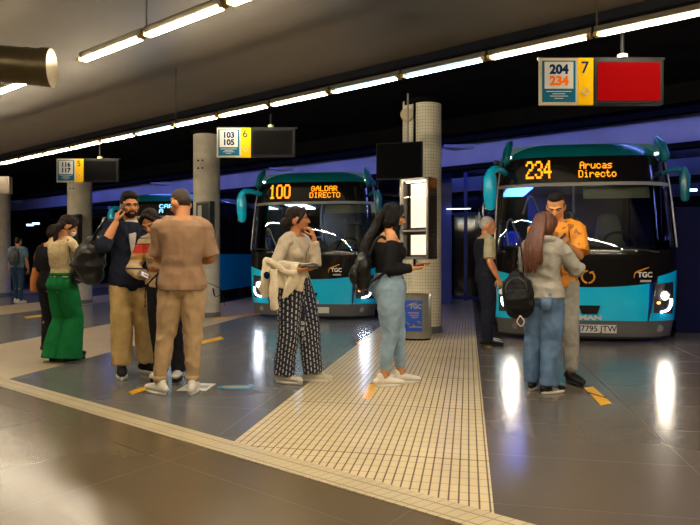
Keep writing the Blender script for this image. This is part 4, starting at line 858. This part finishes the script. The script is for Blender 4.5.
q=backpack(f.W((-.17,-.19,.93)),f.root.rotation_euler.z+R(15),'black fabric backpack hanging low behind the woman in the grey hoodie',nylon,.27,.38,.16,R(-6),False)
strap('shoulder_strap',smoothpath([(.06,.06,.18),(.06,.08,.32),(.05,.12,.46),(.03,.22,.47),(.0,.26,.3),(-.03,.2,.1),(-.06,.1,-.1)]),nylon,q,.022,.006,ref=V((1,0,0)))
obj('key_ring',TB(smoothpath([(.02,-.15,-.18),(.05,-.16,-.23),(.02,-.16,-.27),(-.01,-.16,-.23),(.02,-.15,-.18)]),.005,6),mat('pink_tag',(.6,.4,.35),.5),q)
# ---------------------------------------------------------------- 11 orange jersey man
oj=NB('orange_jersey',.6); nz=oj.noise(9,3); oj.base(oj.mix(oj.mth('GREATER_THAN',nz,.56),(.75,.27,.012),(.30,.10,.01)))
f=Fig('young man in an orange jersey and grey joggers looking down at a phone',G(556.5,380.5),yawto(-.35,-.94),1.82,'m',(.60,.27,.10),fat=.97,neck=(.0,.045),head=(-5,30,0),hip=(0,0),
  wrR=(.06,.36,1.26),elR=(.35,-.3,-1),wrL=(-.10,.34,1.24),elL=(-.35,-.3,-1),hdR=((.2,.9,.3),(-.7,0,.6),40),hdL=((.1,.9,.3),(.7,0,.6),40),footL=(-.13,.06,28),footR=(.10,.02,-8))
j_=f.top('jersey',oj.m,.86,sleeve=.9,e=.024,se=.030,fold=(.007,9,9,8),flare=.1)
t=text('58',.13,wht,f.root,(f.sp(1.27)+V((0,.158,0)))*f.k,(PI/2,0,PI),.004,'jersey_number',bold=.004)
f.fin('neck_rib',tube(bmesh.new(),[f.nk-V((0,0,.005)),f.nk+V((0,.004,.012))],[(.085,.08),(.08,.075)],28,cap='flat'),blackm)
f.trousers('joggers',cl('grey_marl_jersey',(.34,.32,.28),scale=22),(.11,.10,.078,.07,.055),hem=.12,fold=(.008,11,11,9))
for sd in (-1,1):
    n=f.an[sd]; f.fin('ankle_cuff',tube(bmesh.new(),[n,n+V((0,0,.05))],[(.05,.05),(.056,.056)],20,cap='flat'),MC['grey_marl_jersey']); f.shoe(sd,blkl,blkl,L=.30,chunky=.005)
    b=bmesh.new(); tube(b,[f.hp[sd]+V((sd*.108,0,-.1)),f.kn[sd]+V((sd*.083,0,0)),n+V((sd*.058,0,.08))],[(.012,.004)]*3,6,V((1,0,0))); f.fin('side_stripe',b,wht)
f.hairfin(f.hair(hs,'crop'),hs,(.001,90,90,90)); b=bmesh.new(); q=bmesh.new(); ell(q,(0,.0,.095),(.065,.078,.038)); q.transform(f.hm); join(b,q); f.fin('hair_top',remesh(b,.006,1,(.003,60,60,60),'hair_top'),hk); f.brow(hk,.005)
phone(f,-1,'phone in the hands of the man in the orange jersey')
q=empty('backpack',f.W((0,-.22,1.2)),f.root.rotation_euler.z,'backpack with a dark strap worn by the man in the orange jersey','backpack'); b=bmesh.new(); tube(b,[(0,0,-.18),(0,0,.0),(0,0,.18)],[(.13,.08),(.14,.085),(.10,.06)],20); obj('main_pouch',remesh(b,.009,2,(.006,10,10,10),'main_pouch'),nylon,q)
for sx in (-1,1): strap('shoulder_strap',smoothpath([(sx*.10,.06,.14),(sx*.105,.14,.26),(sx*.105,.25,.25),(sx*.12,.36,.12),(sx*.14,.34,-.05),(sx*.17,.18,-.12)]),nylon,q,.024,.006,ref=V((1,0,0)))
# ================================================================ buses
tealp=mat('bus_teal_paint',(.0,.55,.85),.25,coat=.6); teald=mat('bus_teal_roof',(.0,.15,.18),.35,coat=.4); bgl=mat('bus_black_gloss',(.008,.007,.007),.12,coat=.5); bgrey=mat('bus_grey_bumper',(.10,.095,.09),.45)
brub=mat('black_rubber',(.012,.012,.012),.7); chrome=mat('chrome',(.65,.65,.65),.18,1.); led=emit('led_amber',(1,.30,.004),1.9); ledc=emit('led_cyan',(.25,.75,1),2.2)
seatm=mat('seat_grey',(.16,.17,.17),.7); wsg=glass('windscreen_glass',(.72,.76,.74),.01,1.6); swg=mat('side_window_glass',(.01,.012,.014),.05); white_l=emit('position_lamp',(1,.95,.85),10)
hl=emit('headlamp_glow',(1,.88,.70),300); drl=emit('running_lamp_glow',(.80,.87,1),14); hl_b=emit('headlamp_glow_blue',(.75,.83,1),160); logo_o=mat('logo_orange',(.85,.33,.01),.4); blind=mat('sun_blind_fabric',(.42,.42,.33),.7); inwall=mat('bus_interior_grey',(.07,.07,.08),.6)
orl=emit('marker_orange',(1,.35,.05),3)
def hw(z):
    pts=[(0,1.20),(.3,1.25),(.9,1.275),(1.4,1.275),(2.2,1.225),(2.6,1.17),(2.85,1.05)]
    if z<=0: return 1.2
    for (a,x),(b,y) in zip(pts,pts[1:]):
        if z<=b: return x+(y-x)*(z-a)/(b-a)
    return 1.05
def FY(x,z):
    q=abs(x)/hw(z); y=.30*q**5+.04*q*q
    if z>1.25: y+=(z-1.25)*.13
    if z<.5: y+=(.5-z)*.12
    if z>2.6: y+=((z-2.6)/.28)**2*.22
    return y
def panel(z0,z1,fl,fr_,nz=6,nx=24,off=0.,th=.03):
    bm=bmesh.new(); Fm=[];Bk=[]
    for i in range(nz+1):
        t=i/nz; ra=[];rb=[]
        for j in range(nx+1):
            u=j/nx; za=z0(0) if callable(z0) else z0
            x=None
            # z may depend on x through callables
            zz=(z0 if not callable(z0) else None)
            xl=fl; xr=fr_
            zc=0
            zmid=((z0 if not callable(z0) else z0(0))*(1-t)+(z1 if not callable(z1) else z1(0))*t)
            l=xl(zmid) if callable(xl) else xl; r_=xr(zmid) if callable(xr) else xr
            x=l+(r_-l)*u
            a=z0(x) if callable(z0) else z0; b=z1(x) if callable(z1) else z1; z=a+(b-a)*t
            y=FY(x,z)-off; ra.append(bm.verts.new((x,y,z))); rb.append(bm.verts.new((x,y+th,z)))
        Fm.append(ra);Bk.append(rb)
    for i in range(nz):
        for j in range(nx):
            bm.faces.new((Fm[i][j],Fm[i][j+1],Fm[i+1][j+1],Fm[i+1][j])); bm.faces.new((Bk[i][j],Bk[i+1][j],Bk[i+1][j+1],Bk[i][j+1]))
    for i in range(nz):
        bm.faces.new((Fm[i][0],Fm[i+1][0],Bk[i+1][0],Bk[i][0])); bm.faces.new((Fm[i][nx],Bk[i][nx],Bk[i+1][nx],Fm[i+1][nx]))
    for j in range(nx):
        bm.faces.new((Fm[0][j],Bk[0][j],Bk[0][j+1],Fm[0][j+1])); bm.faces.new((Fm[nz][j],Fm[nz][j+1],Bk[nz][j+1],Bk[nz][j]))
    return bm
def text_on(s,size,m,parent,x,z,off=.035,**k):
    t=text(s,size,m,parent,(x,FY(x,z)-off,z),**k); t.rotation_euler=(PI/2,0,math.atan2(FY(x+.1,z)-FY(x-.1,z),.2)); return t
def bus(loc,lab,num,lines,numx,lx,dxp,plate,lit=(.04,.13,1),style=0,ledm=None,rot=R(-9.5),hlm=None,headlights=True,blindw=.5):
    q=empty('bus',loc,rot,lab,'bus'); lm=ledm or led; L=11.5; cap=.62
    W=lambda z: hw(z)
    # shell
    for sx in (-1,1): obj('side_skirt',BX((sx*1.245,.45+L/2,.79),(.05,L-.5,.98)),tealp if sx>0 else bgl,q)
    bm=bmesh.new()
    for sx in (-1,1):
        box(bm,(sx*1.20,.5+L/2,2.52),(.06,L-.6,.4))
        for k in range(7): box(bm,(sx*1.215,.62+k*1.8,1.8),(.05,.09,1.1))
    obj('side_frame',bm,bgl,q)
    for sx in (-1,1):
        for k in range(6): obj('side_window',BX((sx*1.215,1.52+k*1.8,1.8),(.02,1.70,1.04)),swg,q)
    bm=bmesh.new(); secs=[(.55,2.70,.06),(.35,2.74,0),(.5,2.84,0)]
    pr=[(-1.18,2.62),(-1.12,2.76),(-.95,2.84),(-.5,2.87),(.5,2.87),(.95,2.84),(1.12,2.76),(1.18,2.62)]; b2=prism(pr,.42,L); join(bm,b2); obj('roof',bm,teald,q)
    obj('floor_pan',BX((0,.4+L/2,.33),(2.4,L-.5,.08)),inwall,q); obj('rear_panel',BX((0,L,1.5),(2.4,.08,2.5)),tealp,q); obj('interior_ceiling',BX((0,.6+L/2,2.40),(2.3,L-.6,.04)),inwall,q); obj('bulkhead',BX((.35,3.0,1.4),(1.6,.04,2.0)),inwall,q)
    for sy in (2.6,8.6):
        for sx in (-1,1):
            wb=CY((sx*1.10,sy,.48),.48,.28,32,'X'); wh=obj('wheel',wb,brub,q,40); obj('hub',CY((sx*1.245,sy,.48),.22,.02,24,'X'),chrome,wh)
    # front panels
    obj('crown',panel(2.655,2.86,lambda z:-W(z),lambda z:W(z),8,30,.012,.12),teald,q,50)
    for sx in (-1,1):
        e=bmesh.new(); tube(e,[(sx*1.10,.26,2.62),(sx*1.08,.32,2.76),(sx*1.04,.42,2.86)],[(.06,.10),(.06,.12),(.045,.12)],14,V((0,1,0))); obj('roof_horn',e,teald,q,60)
        obj('marker_lamp',ell(bmesh.new(),(sx*1.03,FY(1.03,2.70)-.03,2.70),(.028,.018,.014)),white_l,q)
    obj('display_surround',panel(2.26,2.665,lambda z:-W(z),lambda z:W(z),6,30,0,.05),bgl,q,50)
    # the display glass and letters
    y0=FY(.5,2.45)-.030
    def placed(bm,x,z):
        # bend lettering on to the curved front
        for v in bm.verts: v.co.y+=FY(v.co.x,v.co.z)-.014
        return bm
    obj('route_number',placed(dots(num,numx,2.335 if style<2 else 2.35,dxp[0],dxp[1],0,.85,.45),0,0),lm,q)
    for i,t in enumerate(lines): obj('destination_text',placed(dots(t,lx[i],2.465-.125*i,dxp[2],.0148,0,.86,.1),0,0),lm,q)
    ws=obj('windscreen',panel(1.30,2.27,lambda z:-W(z)+.075,lambda z:W(z)-.075,14,36,.006,.008),wsg,q,60)
    bm=panel(2.22,2.27,lambda z:-W(z)+.02,lambda z:W(z)-.02,2,30,.012,.04); obj('windscreen_top_rail',bm,mat('windscreen_rail_grey',(.30,.31,.26),.5),q,50)
    for sx in (-1,1):
        a=(lambda z:-W(z)) if sx<0 else (lambda z:W(z)-.085); b_=(lambda z:-W(z)+.085) if sx<0 else (lambda z:W(z))
        obj('windscreen_pillar',panel(1.28,2.28,a,b_,10,5,.0,.10),bgl,q,50)
        g=bmesh.new(); tube(g,[(sx*(W(z)-.012),FY(W(z)-.03,z)-.025,z) for z in (1.35,1.7,2.0,2.3,2.62)],[.012]*5,8); obj('pillar_trim',g,mat('pillar_trim_silver',(.42,.42,.38),.3,.7),q,60)
    low=lambda x:.80-.06*max(0,abs(x)-.3)*0+.10*(abs(x)/1.25)**3*1.6
    obj('lower_mask',panel(lambda x:.775+.13*(abs(x)/1.2)**2.2,1.31,lambda z:-W(z),lambda z:W(z),8,36,.0,.05),bgl,q,60)
    obj('front_panel',panel(.30,lambda x:.775+.13*(abs(x)/1.2)**2.2,lambda z:-.80-.06*(z-.3),lambda z:.80+.06*(z-.3),8,24,.014,.05),tealp,q,50)
    obj('highlight_ridge',panel(lambda x:.735+.10*(abs(x)/1.2)**2.2,lambda x:.745+.10*(abs(x)/1.2)**2.2,-.78,.78,1,24,.03,.03),tealp,q,50)
    for sx in (-1,1):
        a=(lambda z:-W(z)) if sx<0 else (lambda z:.82+.22*max(0,(z-.3))); b_=(lambda z:-.82-.22*max(0,(z-.3))) if sx<0 else (lambda z:W(z))
        obj('corner_panel',panel(.30,lambda x:.90+.26*max(0,abs(x)-.85),a,b_,8,10,.012,.07),tealp,q,50)
        # lamp cluster
        cx=lambda t:sx*t
        cl_=panel(lambda x:.42-.06*(abs(x)-.9),lambda x:.82+.10*(abs(x)-.9),(.885 if sx>0 else -1.20),(1.20 if sx>0 else -.885),6,8,.018,.05); c_=obj('headlamp_cluster',cl_,mat('lamp_cluster_dark',(.03,.03,.035),.15,coat=.5),q,50)
        rx=1.04*sx; obj('lamp_bezel',TB([(rx,FY(rx,.66)-.03,.66),(rx,FY(rx,.66)-.005,.66)],.075,24),bgrey,c_,40)
        if headlights: obj('headlamp',ell(bmesh.new(),(rx,FY(rx,.66)-.032,.66),(.046,.02,.046)),hlm or hl,c_)
        g=bmesh.new(); tube(g,smoothpath([(sx*x,FY(sx*x,z)-.03,z) for x,z in ((1.165,.60),(1.155,.52),(1.10,.455),(1.00,.43))],4),[.013]*13,8); obj('running_lamp',g,drl,c_)
        obj('indicator',ell(bmesh.new(),(sx*.95,FY(.95,.56)-.03,.56),(.025,.012,.02)),orl,c_)
        obj('fog_lamp',TB([(sx*.98,FY(.98,.2)-.03,.2),(sx*.98,FY(.98,.2),.2)],.05,20),mat('fog_lamp_glass',(.3,.3,.3),.2,.5),q,40)
        obj('panel_seam',TB([(sx*(.81+.12*t),FY(.81+.12*t,.3+.58*t)-.018,.3+.58*t) for t in (0,.25,.5,.75,1)],.008,6),brub,q)
    obj('bumper',panel(.08,.305,lambda z:-W(z)+.02,lambda z:W(z)-.02,5,30,.018,.08),bgrey,q,50)
    obj('bumper_lip',panel(.05,.10,-1.05,1.05,1,24,.0,.06),brub,q,50)
    g=prism([(-.13,.52),(.16,.52),(.12,.40),(-.09,.40)],-.02,.02)
    for v in g.verts: v.co.y+=FY(0,.46)-.012
    obj('grille_inlet',g,bgl,q)
    text_on('MAN',.085,mat('badge_silver',(.55,.55,.53),.4),q,.03,.345,.028,name='badge_letters',bold=.004,xs=1.6)
    # plate
    pl=obj('number_plate',BX((.12,FY(.1,.19)-.035,.19),(.52,.012,.115),bev=.003),mat('plate_white',(.62,.60,.52),.4),q); text(plate,.115,navyt,pl,(.14,FY(.1,.19)-.043,.19),name='plate_characters',bold=.001); obj('plate_blue_strip',BX((-.12,FY(.1,.19)-.0425,.19),(.035,.004,.108)),mat('plate_blue',(.0,.05,.4),.4),pl)
    # logos on the mask
    if style==0:
        for a0 in (100,280):
            pts=[(.0+.085*math.cos(R(a0+t)),FY(0,.92)-.012,.92+.085*math.sin(R(a0+t))) for t in range(0,150,15)]; g=bmesh.new(); tube(g,pts,[.012]*len(pts),6)
            tube(g,[V(pts[-1])+V((-.02*(1 if a0>180 else -1),0,-.01)),V(pts[-1])+V((.02*(1 if a0>180 else -1),0,.01))],[.016,.006],6); obj('round_arrow_logo',g,logo_o,q)
    lx_=.74 if style==0 else .50; lz=.96
    text_on('TGC',.10,mat('badge_white',(.8,.78,.72),.4),q,lx_+.02,lz-.01,.012,name='operator_letters',bold=.003)
    g=bmesh.new(); pts=smoothpath([(lx_-.13,0,lz-.05),(lx_-.11,0,lz+.02),(lx_-.02,0,lz+.06),(lx_+.08,0,lz+.10)],4)
    tube(g,[V((p.x,FY(p.x,p.z)-.012,p.z)) for p in pts],[.004+.006*math.sin(PI*i/12) for i in range(13)],6); obj('operator_swoosh',g,logo_o,q)
    obj('small_print',BX((lx_+.03,FY(lx_,lz-.1)-.008,lz-.095),(.15,.006,.03),rot=math.atan2(FY(lx_+.1,1)-FY(lx_-.1,1),.2)),mat('pale_grey_print',(.45,.43,.38),.5),q)
    # wipers
    for sx,xx in ((-1,-.15),(1,.95)):
        g=bmesh.new(); pts=[(xx,FY(xx,1.27)-.03,1.27),(xx-.45,FY(xx-.45,1.33)-.035,1.33),(xx-.95,FY(xx-.95,1.36)-.035,1.36)]; tube(g,pts,[.012,.010,.008],6); obj('wiper',g,brub,q)
    # mirrors
    g=bmesh.new(); tube(g,smoothpath([(-1.10,.40,2.46),(-1.20,.12,2.48),(-1.30,.0,2.46),(-1.35,-.02,2.38)],4),[.045,.045,.05,.05,.05,.052,.055,.06,.06,.06,.065,.065,.065],12)
    o=obj('mirror_arm',g,tealp,q,60); g=bmesh.new(); tube(g,[(-1.34,-.02,2.43),(-1.35,-.02,2.34),(-1.35,-.01,2.10),(-1.34,0,1.93)],[(.06,.05),(.095,.085),(.095,.08),(.075,.06)],18,V((0,1,0))); obj('mirror_housing',g,tealp,q,60); obj('mirror_glass',BX((-1.35,.075,2.15),(.15,.01,.36),bev=.004),chrome,o)
    g=bmesh.new(); tube(g,smoothpath([(1.10,.40,2.40),(1.20,.20,2.44),(1.29,.12,2.40)],4),[.03]*9,12); o=obj('mirror_arm',g,teald,q,60); g=bmesh.new(); tube(g,[(1.30,.12,2.42),(1.31,.12,2.32),(1.31,.12,2.02)],[(.04,.04),(.07,.06),(.055,.045)],18,V((0,1,0))); obj('mirror_housing',g,teald,q,60)
    # interior
    obj('dashboard',panel(1.12,1.36,-1.1,1.1,3,20,-.30,.45),brub,q,50)
    for x in (-.55,.02):
        g=bmesh.new(); ell(g,(x+.45,.95,1.34),(.30,.08,.22)); obj('curved_cowl',g,seatm,q,True)
    g=bmesh.new(); bmesh.ops.create_circle(g,segments=8,radius=.001); g.free()
    pts=[(.62+.23*math.cos(2*PI*t/20),.78+.08*math.sin(2*PI*t/20),1.38+.20*math.sin(2*PI*t/20)) for t in range(21)]; obj('steering_wheel',TB(pts,.018,8),brub,q)
    ds=obj('driver_seat',remesh(tube(bmesh.new(),[(.62,1.35,.9),(.62,1.40,1.4),(.62,1.46,1.85)],[(.24,.10),(.24,.08),(.17,.06)],18),.02,2,None,'driver_seat'),seatm,q)
    for y in (1.5,2.4):
        pass
    for x in (-.80,-.35):
        obj('passenger_seat',remesh(tube(bmesh.new(),[(x,2.3,.8),(x,2.34,1.2),(x,2.4,1.62)],[(.19,.08),(.20,.07),(.15,.05)],16),.02,2,None,'passenger_seat'),mat('seat_blue_fabric',(.02,.05,.22),.8),q)
    hr2=mat('white_handrail',(.65,.68,.7),.3)
    for pts in ([(-1.02,.62,1.30),(-1.06,.60,1.62),(-1.0,.60,1.78),(-.9,.64,1.55),(-.82,.7,1.38),(-.60,.78,1.26)],[(-.75,1.2,1.9),(-.62,1.3,2.2),(-.50,1.25,1.95),(-.44,1.2,1.65)]):
        obj('handrail',TB(smoothpath(pts,5),.016,8),hr2,q)
    obj('vertical_pole',TB([(.02,1.1,.4),(.02,1.1,2.4)],.018,8),hr2,q)
    obj('sun_blind',BX((blindw,.36,2.14),(.98,.012,.17)),blind,q)
    obj('fare_machine',BX((-.15,1.0,1.35),(.25,.2,.5),bev=.02),blackm,q)
    bl_=emit('bus_cabin_lamp_%d'%(lit[0]*100),lit,22); obj('cabin_lamp',BX((-.75,2.2,2.36),(.4,1.4,.02)),bl_,q)
    obj('rear_mask',BX((-.1,2.96,1.2),(.3,.02,.3)),inwall,q) if False else None
    return q
# right bus
b1=V(((588-350)/71,8.45,0))
bus(b1,'teal and black bus showing 234 Arucas Directo at the right','234',['Arucas','Directo'],-.82,(-.08,-.10),(.0205,.038,.0125),'7795 JTW')
b2=V(((309.5-350)/52.5,11.43,0))
bus(b2,'teal and black bus showing 100 Gáldar Directo behind the waiting women','100',['GÁLDAR','DIRECTO'],-.86,(.0,-.03),(.026,.040,.0145),'0',lit=(.5,.6,.8),style=1,hlm=hl_b,blindw=.72)
b3=V(((160-350)/39,15.4,0))
bus(b3,'teal bus with pale blue lettering mostly hidden behind the phoning man and the tan t-shirt','',['CARR','A'],-.8,(-.1,-.1),(.02,.04,.022),'0',lit=(.5,.6,.8),style=1,ledm=ledc,headlights=False)
# driver seated in the right bus
f=Fig('bus driver in dark grey uniform with a white cap inside the right bus',(b1.x-.1,b1.y+1.0),150,1.74,'m',(.3,.14,.08),head=(10,10,0),wrR=(.1,.3,1.2),wrL=(-.25,.2,1.1))
f.root.location.z=.45; f.top('uniform_jacket',cl('dark_grey_uniform',(.05,.06,.07)),.9,sleeve=1.9,e=.03,se=.03); f.trousers('trousers',cl('dark_navy_trousers',(0,0,0)),(.10,.09,.08,.07,.065))
for sd in (-1,1): f.shoe(sd,blkl,blkl)
b=bmesh.new(); q=bmesh.new(); ell(q,(0,-.015,.075),(.088,.105,.055)); tube(q,[(0,.07,.06),(0,.13,.052)],[(.07,.012),(.05,.008)],12,V((0,0,1))); q.transform(f.hm); join(b,q); f.fin('cap',remesh(b,.006,1,None,'cap'),mat('cap_pale',(.4,.42,.45),.7))
